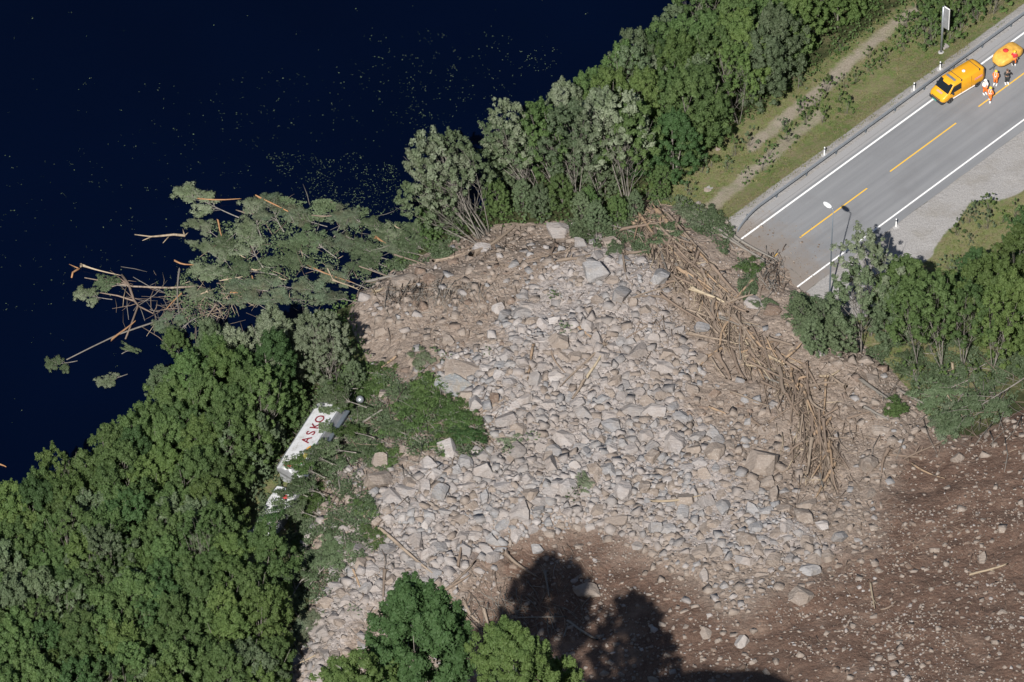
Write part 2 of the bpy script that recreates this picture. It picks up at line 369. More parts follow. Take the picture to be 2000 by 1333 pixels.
def mat_paint(name, col, wear):
    m, nt, bs = new_mat(name); P = world_pos(nt)
    c = mixc(nt, math_n(nt, 'MULTIPLY', ramp(nt, noise(nt, 2.2, 6, .75, P), .55, .75), wear), col, (.3, .29, .28))
    nt.links.new(c, bs.inputs['Base Color']); bs.inputs['Roughness'].default_value = .7; return m
def mat_water():
    m, nt, bs = new_mat('deep_water'); P = world_pos(nt)
    c = mixc(nt, ramp(nt, noise(nt, .03, 3, .5, P), .35, .65), (.0002, .0018, .0095), (.0003, .0023, .0120))
    nt.links.new(c, bs.inputs['Base Color']); bs.inputs['Roughness'].default_value = .12; bs.inputs['IOR'].default_value = 1.33
    bs.inputs['Specular IOR Level'].default_value = .22
    mp = nd(nt, 'ShaderNodeMapping'); nt.links.new(P, mp.inputs[0]); mp.inputs['Scale'].default_value = (.5, 1.3, 1); mp.inputs['Rotation'].default_value = (0, 0, .25)
    bump(nt, bs, math_n(nt, 'ADD', noise(nt, 2.2, 3, .6, mp.outputs[0]), math_n(nt, 'MULTIPLY', noise(nt, .25, 2, .5, mp.outputs[0]), 2.0)), .22, .1)
    return m
M = {}
M['ground'] = mat_ground(); M['asphalt'] = mat_asphalt(); M['water'] = mat_water()
M['white_paint'] = mat_paint('white_road_paint', (.80, .79, .77), .45); M['yellow_paint'] = mat_paint('yellow_road_paint', (.72, .43, .05), .5)
M['rock_pale'] = mat_rock('pale_rock', (.385, .358, .342), (.245, .228, .220), (.29, .255, .235))
M['rock_grey'] = mat_rock('grey_rock', (.20, .20, .206), (.30, .292, .29), (.245, .226, .212))
M['rock_tan'] = mat_rock('tan_rock', (.27, .222, .185), (.185, .150, .124), (.275, .235, .202))
M['rock_brown'] = mat_rock('brown_rock', (.165, .12, .092), (.23, .172, .135), (.135, .095, .072))
M['rock_slab'] = mat_rock('blue_grey_slab_rock', (.225, .238, .243), (.215, .228, .235), (.27, .232, .185))
M['wood_tan'] = mat_wood('stripped_wood', (.31, .248, .19), (.18, .14, .11))
M['wood_brown'] = mat_wood('muddy_wood', (.165, .124, .097), (.25, .19, .145))
M['wood_orange'] = mat_wood('fresh_orange_wood', (.40, .215, .105), (.30, .17, .09))
M['wood_pale'] = mat_wood('pale_split_wood', (.43, .355, .25), (.32, .255, .18))
M['wood_grey'] = mat_wood('grey_bark', (.17, .155, .135), (.235, .215, .19))
M['wood_mixed'] = mat_wood('half_barked_wood', (.30, .21, .14), (.37, .265, .175), (.11, .085, .066))
M['leaf_mid'] = mat_leaf('mid_green_leaves', (.094, .152, .048), (.138, .200, .076), (.078, .130, .046))
M['leaf_bright'] = mat_leaf('bright_green_leaves', (.108, .166, .046), (.152, .208, .072), (.090, .144, .046))
M['leaf_deep'] = mat_leaf('deep_green_leaves', (.062, .118, .040), (.092, .152, .060), (.052, .096, .034))
M['leaf_sage'] = mat_leaf('sage_green_leaves', (.135, .165, .100), (.200, .225, .155), (.085, .115, .055), .2)
M['leaf_dull'] = mat_leaf('wilting_green_leaves', (.085, .122, .062), (.120, .150, .085), (.062, .090, .040), .2)
M['leaf_dry'] = mat_leaf('drowned_olive_leaves', (.088, .124, .074), (.125, .158, .104), (.095, .090, .055), .2)
M['grass'] = mat_leaf('grass_blades', (.095, .125, .032), (.165, .160, .060), (.20, .155, .085), .2)
M['bark'] = simple('tree_bark', (.20, .182, .158), .9, 0, .35, 3)
M['steel'] = simple('galvanised_steel', (.33, .35, .37), .42, .55, .1, 3)
M['dark_steel'] = simple('weathered_steel', (.16, .19, .22), .5, .4, .1, 3)
M['black'] = simple('black_rubber', (.018, .018, .02), .75)
M['plastic_dark'] = simple('dark_plastic', (.035, .04, .05), .5)
M['white'] = simple('white_panel', (.80, .80, .79), .5, 0, .04, 2)
M['grey_panel'] = simple('grey_panel', (.27, .275, .285), .5, .2, .2, 2)
M['concrete'] = simple('concrete', (.36, .35, .34), .9, 0, .12, 4)

# ------------------------------------------------------------------ terrain, one grid split into its surfaces
def axis(lo, hi, step, out):
    a = list(np.arange(lo, hi+1e-6, step)); s = step; x = a[-1]
    while x < out: s *= 1.35; x += s; a.append(x)
    s = step; x = a[0]; b = []
    while x > -out: s *= 1.35; x -= s; b.append(x)
    return np.array(b[::-1]+a)
X = axis(-52, 52, .26, 700); Y = axis(-60, 52, .26, 700)
gx, gy = np.meshgrid(X, Y); hh, qx, qy, sd, dk, gr = height(gx.ravel(), gy.ravel(), True)
gxr, gyr = gx.ravel(), gy.ravel(); ga, gd = da(gxr, gyr)
tr = np.minimum(d_line(qx, qy, TRACKS[0]), d_line(qx, qy, TRACKS[1]))
path_m = (1-sst(tr+7*fbm(qx, qy, 22, 3, 55), 4, 19))*(.75+.25*sst(fbm(gxr, gyr, 2.5, 2, 56), -.3, .2))
lay = np.maximum(sst(sd_poly(qx, qy, LAYBY)+10*fbm(qx, qy, 40, 3, 71), -8, 8), np.maximum((1-sst(np.abs(gd-5.6), .75, 1.25))*.85, 1-sst(np.abs(gd+5.6), .5, .9+.5*fbm(gxr, gyr, 3, 2, 4)))*(ga > -6)*(ga < 200))
grass_m = np.clip(sst(gd, 4.5, 5.5)*(1-sst(gd, 14.5, 17)), 0, 1)
grass_m = np.maximum(grass_m, (gd < -5)*(gd > -26)*(1.0*(qx > 1580))*.95)
grass_m = np.maximum(grass_m, .45*(sst(fbm(gxr, gyr, 6, 2, 77), 0, .5)))
under = sst(WATER+.05-hh, 0, .4)
sl = sst(sd, -2, 10)
green_patch = sst(fbm(gxr, gyr, 3.2, 3, 88)-.33, 0, .14)*(gr > .1)*.0
V = np.stack([gxr, gyr, hh], -1); nx, ny = len(X), len(Y)
ii = (np.arange(ny-1)[:, None]*nx+np.arange(nx-1)[None]).ravel(); F = np.stack([ii, ii+1, ii+1+nx, ii+nx], -1)
fz = np.full(len(F), 0); fm = lambda q: q[F].mean(1)
fz[fm(lay) > .5] = 1; fz[fm(path_m) > .5] = 2; fz[fm(sl) > .5] = 3
cover = np.stack([grass_m, path_m, lay, np.ones_like(lay)], -1); slide_c = np.stack([sl, gr, dk, np.ones_like(lay)], -1)
for z, nm in enumerate(('ground', 'gravel_layby', 'path', 'landslide')):
    sel = F[fz == z]; uq, inv = np.unique(sel, return_inverse=True)
    me = np_mesh(nm, V[uq], inv.reshape(-1, 4), [M['ground']], True)
    for an, arr in (('cover', cover), ('slide', slide_c)):
        ca = me.color_attributes.new(an, 'FLOAT_COLOR', 'POINT'); ca.data.foreach_set('color', arr[uq].astype(np.float32).ravel())
    tag(link(nm, me), kind='structure')
lk = np_mesh('lake', [(-2500, -2500, WATER), (2500, -2500, WATER), (2500, 2500, WATER), (-2500, 2500, WATER)], [(0, 1, 2, 3)], [M['water']])
tag(link('lake', lk), kind='structure')

# ------------------------------------------------------------------ road and its paint
ROADM = Matrix((( RV[0], RN[0], 0, R0[0]), (RV[1], RN[1], 0, R0[1]), (0, 0, 1, 0), (0, 0, 0, 1)))
def strip(a0, a1, d0, d1, z, na, ndv=1, jag=0):
    v = []; f = []
    for i in range(na+1):
        for j in range(ndv+1):
            d = d0+(d1-d0)*j/ndv
            if jag and j in (0, ndv): d += jag*math.sin(i*1.7+j)*math.sin(i*.61)
            v.append((a0+(a1-a0)*i/na, d, z))
    for i in range(na):
        for j in range(ndv):
            q = i*(ndv+1)+j; f.append((q, q+ndv+1, q+ndv+2, q+1))
    return v, f
mb = MB(); mb.add(*strip(-13, 187, -5.02, 4.98, 0.0, 200, 4, .04)); road = mb.build('road', M['asphalt']); road.matrix_world = ROADM; tag(road, kind='structure')
for d0, d1 in ((3.62, 3.80), (-4.18, -4.02)):
    mb = MB(); mb.add(*strip(-12, 187, d0, d1, .004, 100)); mb.build('edge_line', M['white_paint'], road)
for k in range(-1, 15):
    a0 = k*12.08; st_ = a0 if k >= 0 else -10; en = a0+9.0 if k >= 0 else -2.9
    mb = MB(); mb.add(*strip(st_, en, .05-.07, .05+.07, .004, 9)); mb.build('centre_line', M['yellow_paint'], road)

# ------------------------------------------------------------------ guardrail, marker posts, lamp, sign
gr_o = empty('guardrail', rw(-3.5, 5.1)); tag(gr_o, 'galvanised guardrail along the lake side of the road, its near end bent down', 'guardrail')
def rail_c(a):
    t = max(0, (0.2-a))/3.7
    return 5.08-.55*t*t, .70-.45*t*t
prof = [(.0, -.155), (-.075, -.12), (-.075, -.05), (0, -.018), (0, .018), (-.075, .05), (-.075, .12), (0, .155), (.02, .155), (.02, -.155)]
vs = []; fs = []; na = 0
aa = list(np.linspace(-3.5, 0.2, 7))+list(np.arange(2.2, 187, 4))
for a in aa:
    dd, zz = rail_c(a)
    for (o_, z_) in prof: vs.append(rw(a, dd+o_, zz+z_)-gr_o.location)
n = len(prof)
for i in range(len(aa)-1):
    for k in range(n): fs.append((i*n+k, i*n+(k+1) % n, (i+1)*n+(k+1) % n, (i+1)*n+k))
mb = MB(); mb.add(vs, fs); mb.build('rail', M['steel'], gr_o)
post_me = MB().box((0, 0, -.1), (.10, .14, 1.5)).mesh('post', M['dark_steel']); 
for i, a in enumerate(np.arange(-1.6, 150, 4)):
    dd, zz = rail_c(a); p = link('post', post_me, gr_o); p.location = rw(a, dd+.12, 0)-gr_o.location; p.rotation_euler = (0, 0, math.atan2(RV[1], RV[0]))
for (px, py, lab, grp) in ((1610, 303, 'white marker post behind the guardrail opposite the middle yellow dash', 1), (1785, 177, 'white marker post behind the guardrail just ahead of the van', 1),
                           (1750, 443, 'white marker post on a round concrete foot beside the gravel lay-by', 0), (1836, 136, 'white marker post half hidden behind the guardrail beside the van', 1)):
    b = G(px, py); b.z -= .02
    t = empty('marker_post', b); tag(t, lab, 'marker post', 'roadside marker posts')
    MB().box((0, 0, .5), (.13, .1, 1.0), None, 0, .85).build('shaft', M['white'], t, False, .015)
    MB().box((0, 0, .80), (.135, .105, .14)).build('reflector_band', M['plastic_dark'], t)
    MB().lathe([(.33, -.15), (.33, .02), (.28, .04)], 14).build('foot', M['concrete'], t)
lb = G(1620, 582); LH = 11.0
t = empty('street_lamp', lb); tag(t, 'slim steel street lamp with a white oval head over the road', 'street lamp')
MB().tube([(0, 0, -.3), (0, 0, 1.2), (0, 0, LH*.6), (.02, 0, LH)], [.085, .08, .055, .04], 10).build('pole', M['dark_steel'], t, True)
hd = Vector((RN[0], RN[1], .08)).normalized()
MB().tube([(.02, 0, LH), Vector((.02, 0, LH+.02))+hd*.35], .035, 8).build('arm', M['steel'], t, True)
q = Vector((1, 0, 0)).rotation_difference(Vector((-RN[0]*1.0, -RN[1], -.08)).normalized()).to_matrix()
mb = MB(); ring = []
for i, (s_, w_, hgt) in enumerate(((0, .02, .02), (.06, .16, .06), (.3, .26, .1), (.65, .24, .11), (.85, .14, .08), (.93, .02, .02))):
    for k in range(10):
        an = 2*math.pi*k/10; ring.append(Vector((.02, 0, LH+.05))+hd*(.25+s_)+Vector((RV[0], RV[1], 0))*math.cos(an)*w_+Vector((0, 0, 1))*math.sin(an)*hgt)
mb.add(ring, [(i*10+k, i*10+(k+1) % 10, (i+1)*10+(k+1) % 10, (i+1)*10+k) for i in range(5) for k in range(10)]); mb.build('lamp_head', M['white'], t, True)
sb = G(1838, 103); t = empty('road_sign', sb, math.atan2(-RN[1], -RN[0])); tag(t, 'tall grey road sign seen edge-on beside the bushes', 'road sign')
MB().tube([(0, 0, -.3), (0, 0, 5.75)], .11, 10).build('pole', M['steel'], t, True)
MB().box((.30, .14, 4.45), (.72, .10, 2.55)).build('panel', M['white'], t, False, .01)
MB().box((.30, .075, 4.45), (.66, .03, 2.45)).build('panel_back', M['grey_panel'], t)
MB().lathe([(.28, -.2), (.28, .06), (.2, .1)], 12).build('foot', M['concrete'], t)

# ------------------------------------------------------------------ rocks
rng = np.random.default_rng(7); random.seed(7)
def hull_rock(seed, npt, bev=0.0, flat=1.0, sub=0):
    """a broken block: a box cut by npt random planes"""
    r = np.random.default_rng(seed); bm = bmesh.new(); ax = (1, r.uniform(.6, .92), r.uniform(.55, .85)*flat)
    bmesh.ops.create_cube(bm, size=2, matrix=Matrix.Rotation(r.uniform(-.5, .5), 4, 'X') @ Matrix.Rotation(r.uniform(-.5, .5), 4, 'Y') @ Matrix.Diagonal((*[q*.82 for q in ax], 1)))
    for _ in range(npt):
        n = Vector(r.normal(size=3)).normalized(); d = r.uniform(.62, .86)*math.sqrt((n.x*ax[0])**2+(n.y*ax[1])**2+(n.z*ax[2])**2)
        bmesh.ops.bisect_plane(bm, geom=bm.verts[:]+bm.edges[:]+bm.faces[:], plane_co=n*d, plane_no=n, clear_outer=True)
        bmesh.ops.convex_hull(bm, input=bm.verts[:]); bmesh.ops.delete(bm, geom=[v for v in bm.verts if not v.link_faces], context='VERTS')
        bmesh.ops.dissolve_limit(bm, angle_limit=.02, verts=bm.verts[:], edges=bm.edges[:])
    bmesh.ops.remove_doubles(bm, verts=bm.verts[:], dist=.06)
    if bev:
        bmesh.ops.bevel(bm, geom=bm.edges[:], offset=bev, segments=1, affect='EDGES', clamp_overlap=True)
    bmesh.ops.triangulate(bm, faces=bm.faces[:])
    if sub:
        bmesh.ops.subdivide_edges(bm, edges=[e for e in bm.edges if e.calc_length() > .3], cuts=1)
        bmesh.ops.triangulate(bm, faces=bm.faces[:])
        for v in bm.verts: v.co *= 1+float(r.uniform(-.03, .03))
    bm.normal_update(); return bm
small_rocks = []
for i in range(40):
    bm = hull_rock(100+i, 2+i % 3); bm.verts.index_update()
    small_rocks.append((np.array([v.co[:] for v in bm.verts]), np.array([[v.index for v in f.verts] for f in bm.faces]))); bm.free()
SHAPES = ['angular', 'blocky', 'rounded', 'flat']
big_rocks = {}
def big_rock(i, mat):
    k = (i, mat)
    if k not in big_rocks:
        sh = i % 4; bm = hull_rock(500+i, (11, 8, 17, 10)[sh], (.04, .03, .07, .03)[sh], .6 if sh == 3 else 1.0, 1)
        me = bpy.data.meshes.new('boulder'); bm.to_mesh(me); bm.free(); me.materials.append(M[mat])
        big_rocks[k] = me
    return big_rocks[k]
COLW = {'rock_pale': 'pale', 'rock_grey': 'grey', 'rock_tan': 'tan', 'rock_brown': 'brown'}
rock_list = []   # (x, y, r, mat)
cell = {}
def free(x, y, r, k):
    R = r+1.3; 
    for i in range(int((x-R)//1.0), int((x+R)//1.0)+1):
        for j in range(int((y-R)//1.0), int((y+R)//1.0)+1):
            for (a, b, c) in cell.get((i, j), ()):
                if (a-x)**2+(b-y)**2 < ((c+r)*k)**2: return False
    return True
def occupy(x, y, r): cell.setdefault((int(x//1.0), int(y//1.0)), []).append((x, y, r))
# the boulders that can be pointed at one by one: px, py, half-width px, half-height px, material, shape index, yaw deg, label
HERO = [(1165, 530, 29, 24, 'rock_grey', 0, 20, 'largest smooth grey boulder at the head of the slide, left of the log jam'),
        (1212, 574, 27, 17, 'rock_grey', 4, 60, 'grey wedge boulder just below right of the largest smooth grey one'),
        (885, 752, 46, 22, 'rock_slab', 3, -8, 'broad flat blue-grey slab at the edge of the green branches'),
        (905, 722, 46, 11, 'rock_tan', 7, 0, 'long flat tan slab lying above the blue-grey slab'),
        (1490, 903, 33, 28, 'rock_tan', 5, 35, 'largest tan boulder with a pale top, right of the white rubble'),
        (1698, 905, 21, 20, 'rock_tan', 1, 10, 'tan block standing in the brown soil below the log jam'),
        (1145, 1152, 32, 17, 'rock_tan', 2, 5, 'rounded tan boulder half in the tree shadow'),
        (795, 882, 22, 8, 'rock_tan', 7, -12, 'pale oblong boulder lying on the green branches'),
        (1020, 578, 16, 10, 'rock_grey', 2, 0, 'small rounded grey boulder alone in the tan soil'),
        (1020, 706, 17, 17, 'rock_pale', 2, 0, 'round pale boulder above the middle of the rubble'),
        (740, 938, 33, 17, 'rock_tan', 9, 30, 'long purplish tan boulder beside the lower branches'),
        (860, 960, 20, 22, 'rock_grey', 0, 70, 'upright grey boulder at the left of the white rubble'),
        (1607, 1026, 15, 10, 'rock_pale', 8, 20, 'white left block of the heap in the brown scar'), (1640, 1048, 18, 12, 'rock_grey', 9, 40, 'grey split block of the heap in the brown scar'),
        (625, 1312, 17, 22, 'rock_pale', 1, 60, 'white block at the bottom edge left of the dark green tree'), (1510, 1092, 20, 16, 'rock_tan', 0, 80, 'tan boulder over the black cleft at lower right'),
        (1565, 1165, 24, 14, 'rock_tan', 5, 12, 'tan block below the black cleft at lower right'), (1050, 1072, 14, 10, 'rock_grey', 0, 15, 'grey boulder in the rubble above the brown hollow'),
        (855, 1070, 22, 14, 'rock_grey', 4, 15, 'smooth grey boulder low in the left rubble'), (966, 775, 12, 15, 'rock_brown', 1, 80, 'purplish upright block below the blue-grey slab'),
        (1415, 432, 11, 9, 'rock_tan', 2, 0, 'rounded tan boulder beside the bent guardrail end'), (1487, 443, 5, 5, 'rock_tan', 2, 0, 'small tan stone lying on the road by the edge line'),
        (1382, 371, 9, 5, 'rock_tan', 7, 0, 'flat tan stone on the grass by the track'), (1364, 398, 7, 6, 'rock_pale', 1, 20, 'small white block at the end of the track'),
        (1242, 392, 9, 11, 'rock_pale', 0, 60, 'pale upright rock under the trees above the log jam'), (1402, 293-1, 6, 4, 'rock_tan', 7, 0, 'small tan stone at the foot of the wood'),
        (1846, 91, 9, 8, 'rock_grey', 0, 30, 'grey rock behind the tall road sign'), (1470, 592, 22, 10, 'rock_pale', 1, -52, 'long white block leaning by the broken log near the road'),
        (1508, 606, 19, 9, 'rock_brown', 1, -38, 'brown earthy slab beside the white block near the road'), (1195, 830, 22, 14, 'rock_grey', 8, 25, 'grey wedge in the middle of the white rubble'),
        (1010, 880, 22, 15, 'rock_grey', 8, -50, 'grey boulder at the tip of the green branches'), (985, 615, 18, 14, 'rock_grey', 4, 50, 'grey boulder in the tan soil above the slab'),
        (940, 485, 24, 11, 'rock_pale', 4, 10, 'pale boulder on the lakeward lip of the slide'), (1090, 450, 28, 15, 'rock_pale', 8, 0, 'broken pale rock mound under the leaning trees'),
        (1135, 475, 16, 11, 'rock_grey', 0, 0, 'grey boulder on the lip below the leaning trees'), (1290, 540, 26, 16, 'rock_grey', 9, 70, 'dusty grey boulder left of the upper logs'),
        (1370, 640, 20, 14, 'rock_grey', 4, 0, 'streaked grey boulder among the logs'), (1110, 950, 22, 16, 'rock_pale', 1, 20, 'bright white boulder low in the central rubble'),
        (1690, 705, 18, 13, 'rock_tan', 2, 20, 'tan mound of rock under the right-hand trees'), (1722, 840, 22, 10, 'rock_tan', 7, 12, 'dusty pale rock below the uprooted trees')]
boulders = []
def put_boulder(p, r, zr, mat, idx, yaw, tilt=0, lab=None, head=None):
    o = link('boulder', big_rock(idx, mat)); o.location = p
    o.scale = (r*.92, r*.92, zr*.92); o.rotation_euler = (tilt, tilt*.6, yaw)
    px, py = to_px(np.array([p.x]), np.array([p.y]), np.array([p.z]))
    if not lab: lab = place_label(head, float(px[0]), float(py[0]))
    tag(o, lab, 'boulder', 'boulders of the rockslide'); boulders.append(o)
for (px, py, w, hgt, mat, idx, yaw, lab) in HERO:
    p = G(px, py+hgt*.35); r = w/21.3*1.03; zr = max(hgt/15.3*.95, .3)
    p.z += zr*.28; put_boulder(p, r, zr, mat, idx, math.radians(yaw), 0.06, lab); occupy(p.x, p.y, r*.85)
JAM = [(1235, 425), (1300, 470), (1345, 530), (1385, 585), (1420, 640), (1470, 690), (1535, 740), (1575, 800), (1590, 870), (1600, 930)]
cand = []
for r0, r1, n in ((1.0, 1.45, 800), (.72, 1.0, 4200), (.5, .72, 13000), (.34, .5, 26000), (.22, .34, 42000), (.13, .22, 60000)):
    xs = rng.uniform(-24, 50, n); ys = rng.uniform(-60, 18, n); rr = rng.uniform(r0, r1, n); cand.append((xs, ys, rr))
cx = np.concatenate([c[0] for c in cand]); cy = np.concatenate([c[1] for c in cand]); cr = np.concatenate([c[2] for c in cand])
ch, cpx, cpy, csd, cdk, cgr = height(cx, cy, True)
patch = vnoise(cx/4.5, cy/4.5, 201); keep_u = rng.random(len(cx))
inG = sd_poly(cpx, cpy, GREY)+48*fbm(cpx, cpy, 75, 3, 8)
tan_edge = sst(sd_poly(cpx, cpy, DARK), -60, 20)
dens = np.where(inG > 0, 1.0, np.where(cdk > .5, np.where(cr > .5, .014, np.where(cr > .3, .045, .075)), np.where(cr > .72, .10, np.where(cr > .4, .17, np.where(cr > .22, .12, .06)))))
nearG = (inG > -110) & (inG <= 0) & (cpy > 840) & (cdk < .45); dens = np.where(nearG, np.maximum(dens, np.where(cr > .9, .15, .42)), dens)
dens = dens*np.where(inG > 0, np.where(patch < np.where(cpy < 660, .48, .27), .14, 1), np.where(cdk > .5, .5+1.2*patch**2, .25+1.5*patch**1.6))
dens = np.where((cr > 1.0) & (inG > 0), .38, dens); dens = np.where((cr > .72) & (cr <= 1.0) & (inG > 0), .6, dens); dens = np.where((cr > .72) & (inG < -20), dens*.5, dens)
dens = np.where(inG > 0, dens*(.13+.87*sst(cpy+50*fbm(cpx, cpy, 90, 2, 12), 560, 720)), dens); jamd = d_line(cpx, cpy, JAM); dens = np.where((jamd < 62) & (cr > .22), dens*.18, dens)
ok = (csd > 14) & (cpx > 540) & (cpx < 2020) & (cpy < 1360) & (keep_u < dens)
TRK = [(500, 1050), (520, 880), (620, 770), (700, 770), (690, 860), (600, 1060)]
GP = [(690, 725), (830, 745), (960, 860), (955, 895), (760, 895), (640, 900), (560, 1060), (560, 850), (640, 740)]
ok &= ~(sd_poly(cpx, cpy, TRK) > 0) & ~((sd_poly(cpx, cpy, GP) > 0) & (keep_u > .03)) & ~((cr > .45) & (cpx > 1470) & (cpy < 640)) & ~((cr > .6) & (cpy < 470))
for i in np.nonzero(ok)[0]:
    x, y, r = cx[i], cy[i], cr[i]
    if free(x, y, r, .50 if inG[i] > 0 else .72):
        occupy(x, y, r)
        u = random.random()
        if inG[i] > 0: u = u+.30*min(1, max(0, (cpx[i]-1180)/180)); mat = 'rock_pale' if u < .46 else 'rock_grey' if u < .78 else 'rock_tan'
        elif cdk[i] > .5: mat = 'rock_tan' if u < .74 else 'rock_brown' if u < .90 else 'rock_pale'
        elif nearG[i]: mat = 'rock_tan' if u < .45 else 'rock_pale' if u < .8 else 'rock_grey'
        else: mat = 'rock_tan' if u < .62 else 'rock_pale' if u < .72 else 'rock_grey' if u < .86 else 'rock_brown'
        if cgr[i] < .5 and cpx[i] > 1380 and cpy[i] < 1130 and mat == 'rock_pale': mat = 'rock_tan'
        rock_list.append((x, y, r, mat, ch[i], cpx[i], cpy[i]))
rock_list.sort(key=lambda q: -q[2])
n_ind = 300-len(boulders)
vis = [q for q in rock_list if 545 < q[5] < 1995 and 400 < q[6] < 1328]; ind = set(id(q) for q in vis[:n_ind])
for q in vis[:n_ind]:
    x, y, r, mat, z, px, py = q; idx = random.randrange(24); zr = r*random.uniform(.75, 1.15)
    sz = 'big' if r > 1.15 else 'large' if r > .95 else 'middling' if r > .82 else 'modest'
    put_boulder(Vector((x, y, z+zr*random.uniform(-.22, .08))), r, zr, mat, idx, random.uniform(0, 6.28), random.uniform(-.35, .35), None, f'{sz} {COLW[mat]} {SHAPES[idx % 4]} boulder')
RM = ['rock_pale', 'rock_grey', 'rock_tan', 'rock_brown']
Vs = []; Fs = []; Ms = []; off = 0
for q in rock_list:
    if id(q) in ind: continue
    x, y, r, mat, z, px, py = q
    v, f = small_rocks[random.randrange(40)]
    c, s = math.cos(random.uniform(0, 6.28)), math.sin(random.uniform(0, 6.28)); an = random.uniform(0, 6.28); c, s = math.cos(an), math.sin(an)
    tl = random.uniform(-.5, .5); ct, st_ = math.cos(tl), math.sin(tl)
    w = v*np.array([1, 1, random.uniform(.75, 1.2)])*r*np.array([.88, .80, .74])
    w = np.stack([w[:, 0], w[:, 1]*ct-w[:, 2]*st_, w[:, 1]*st_+w[:, 2]*ct], -1)
    w = np.stack([w[:, 0]*c-w[:, 1]*s, w[:, 0]*s+w[:, 1]*c, w[:, 2]], -1)+np.array([x, y, z+r*(random.uniform(-.30, .12) if mat in ('rock_pale', 'rock_grey') else random.uniform(-.36, .02))])
    Vs.append(w); Fs.append(f+off); off += len(v); Ms.append(np.full(len(f), RM.index(mat)))
# fine stones pressed into the soil
ns = 70000; sx_, sy_ = rng.uniform(-24, 50, ns), rng.uniform(-60, 18, ns); sh_, spx, spy, ssd, sdk, sgr = height(sx_, sy_, True); su = rng.random(ns)
cl = vnoise(sx_/2.2, sy_/2.2, 301)*.6+vnoise(sx_/7, sy_/7, 302)*.4
sk = (ssd > 8) & (spx > 540) & (spx < 2020) & (spy < 1360) & (su < np.where(sgr > .5, .5, .06+1.7*np.clip(cl-.38, 0, 1)))
for i in np.nonzero(sk)[0]:
    v, f = small_rocks[random.randrange(40)]; r = .04+.10*random.random()**2.5; an = random.uniform(0, 6.28); c, s = math.cos(an), math.sin(an)
    w = v*r*np.array([1.15, 1, 1.0]); w = np.stack([w[:, 0]*c-w[:, 1]*s, w[:, 0]*s+w[:, 1]*c, w[:, 2]], -1)+np.array([sx_[i], sy_[i], sh_[i]+r*.25])
    u = random.random(); mi = (0 if u < .5 else 1 if u < .65 else 2) if sgr[i] > .5 else (2 if u < .72 else 3 if u < .9 else 0)
    Vs.append(w); Fs.append(f+off); off += len(v); Ms.append(np.full(len(f), mi))
for _ in range(260):
    a_, d_ = -4+abs(random.gauss(0, 2.6)), random.uniform(-4.8, 4.8); p = rw(a_, d_, 0); hz = H(p.x, p.y)
    if hz > .02: continue
    v, f = small_rocks[random.randrange(40)]; r = .025+.07*random.random()**3; Vs.append(v*r+np.array([p.x, p.y, .004+r*.35])); Fs.append(f+off); off += len(v); Ms.append(np.full(len(f), random.choice((2, 2, 3))))
o = link('rubble', np_mesh('rubble', np.concatenate(Vs), np.concatenate(Fs), [M[k] for k in RM], False, np.concatenate(Ms)))
tag(o, 'stones and broken rock covering the whole landslide', 'rubble', kind='stuff')

# ------------------------------------------------------------------ logs and splinters
def log_variant(seed):
    r = random.Random(seed); nseg = 8; n = 8; mb = MB(); pts = []; rad = []
    b1, b2, p1, p2 = r.uniform(-3.4, 3.4), r.uniform(-1.0, 1.0), r.uniform(0, 3), r.uniform(0, 3)
    root = seed % 3 == 0
    vs = []; fs = []
    for i in range(nseg+1):
        t = i/nseg; y = b1*math.sin(math.pi*t+p1)*.8-b1*math.sin(p1)*.8*(1-t)-b1*math.sin(math.pi+p1)*.8*t+b2*math.sin(5*t+p2)*.4; z = b2*math.sin(4*t+p1)*.4
        R_ = 1.05-.45*t+r.uniform(-.07, .07)
        if i == nseg and seed % 2: R_ *= r.uniform(.25, .6)
        if i == 0 and not root and seed % 4 == 1: R_ *= .45
        if root and i == 0: R_ = 1.9
        if root and i == 1: R_ = 1.2
        for k in range(n):
            a = 2*math.pi*k/n; jx = r.uniform(-.07, .07) if i in (0, nseg) else 0
            vs.append((t+jx, y+math.cos(a)*R_*r.uniform(.9, 1.1), z+math.sin(a)*R_*r.uniform(.9, 1.1)))
    for i in range(nseg):
        for k in range(n): fs.append((i*n+k, i*n+(k+1) % n, (i+1)*n+(k+1) % n, (i+1)*n+k))
    fs.append(tuple(range(n))[::-1]); fs.append(tuple(nseg*n+k for k in range(n))); mb.add(vs, fs)
    for _ in range(r.randrange(0, 4)):
        t = r.uniform(.25, .9); a = r.uniform(0, 6.28); L_ = r.uniform(1.5, 4.5)
        j = int(t*nseg)*n; base = Vector((sum(vs[j+k][0] for k in range(n))/n, sum(vs[j+k][1] for k in range(n))/n, sum(vs[j+k][2] for k in range(n))/n))
        base.x *= 30; q0 = len(mb.v); L_ *= 1.4
        mb.tube([base, base+Vector((L_*.5, math.cos(a)*L_*.5, math.sin(a)*L_*.5)), base+Vector((L_*(.7+.5*r.random()), math.cos(a)*L_, math.sin(a)*L_))], [.4, .28, .1], 5)
        for q in range(q0, len(mb.v)): mb.v[q] = (mb.v[q][0]/30, mb.v[q][1], mb.v[q][2])
    if root:
        for k in range(5):
            a = k*1.26+r.uniform(0, .7); L_ = r.uniform(2.2, 4)
            q0 = len(mb.v); mb.tube([(.3, 0, 0), (-.5, math.cos(a)*L_*.6, math.sin(a)*L_*.6), (-1.3+r.uniform(-1, 1), math.cos(a)*L_, math.sin(a)*L_)], [.7, .4, .12], 5)
            for q in range(q0, len(mb.v)): mb.v[q] = (mb.v[q][0]/30, mb.v[q][1], mb.v[q][2])
    return mb
LOGM = {}
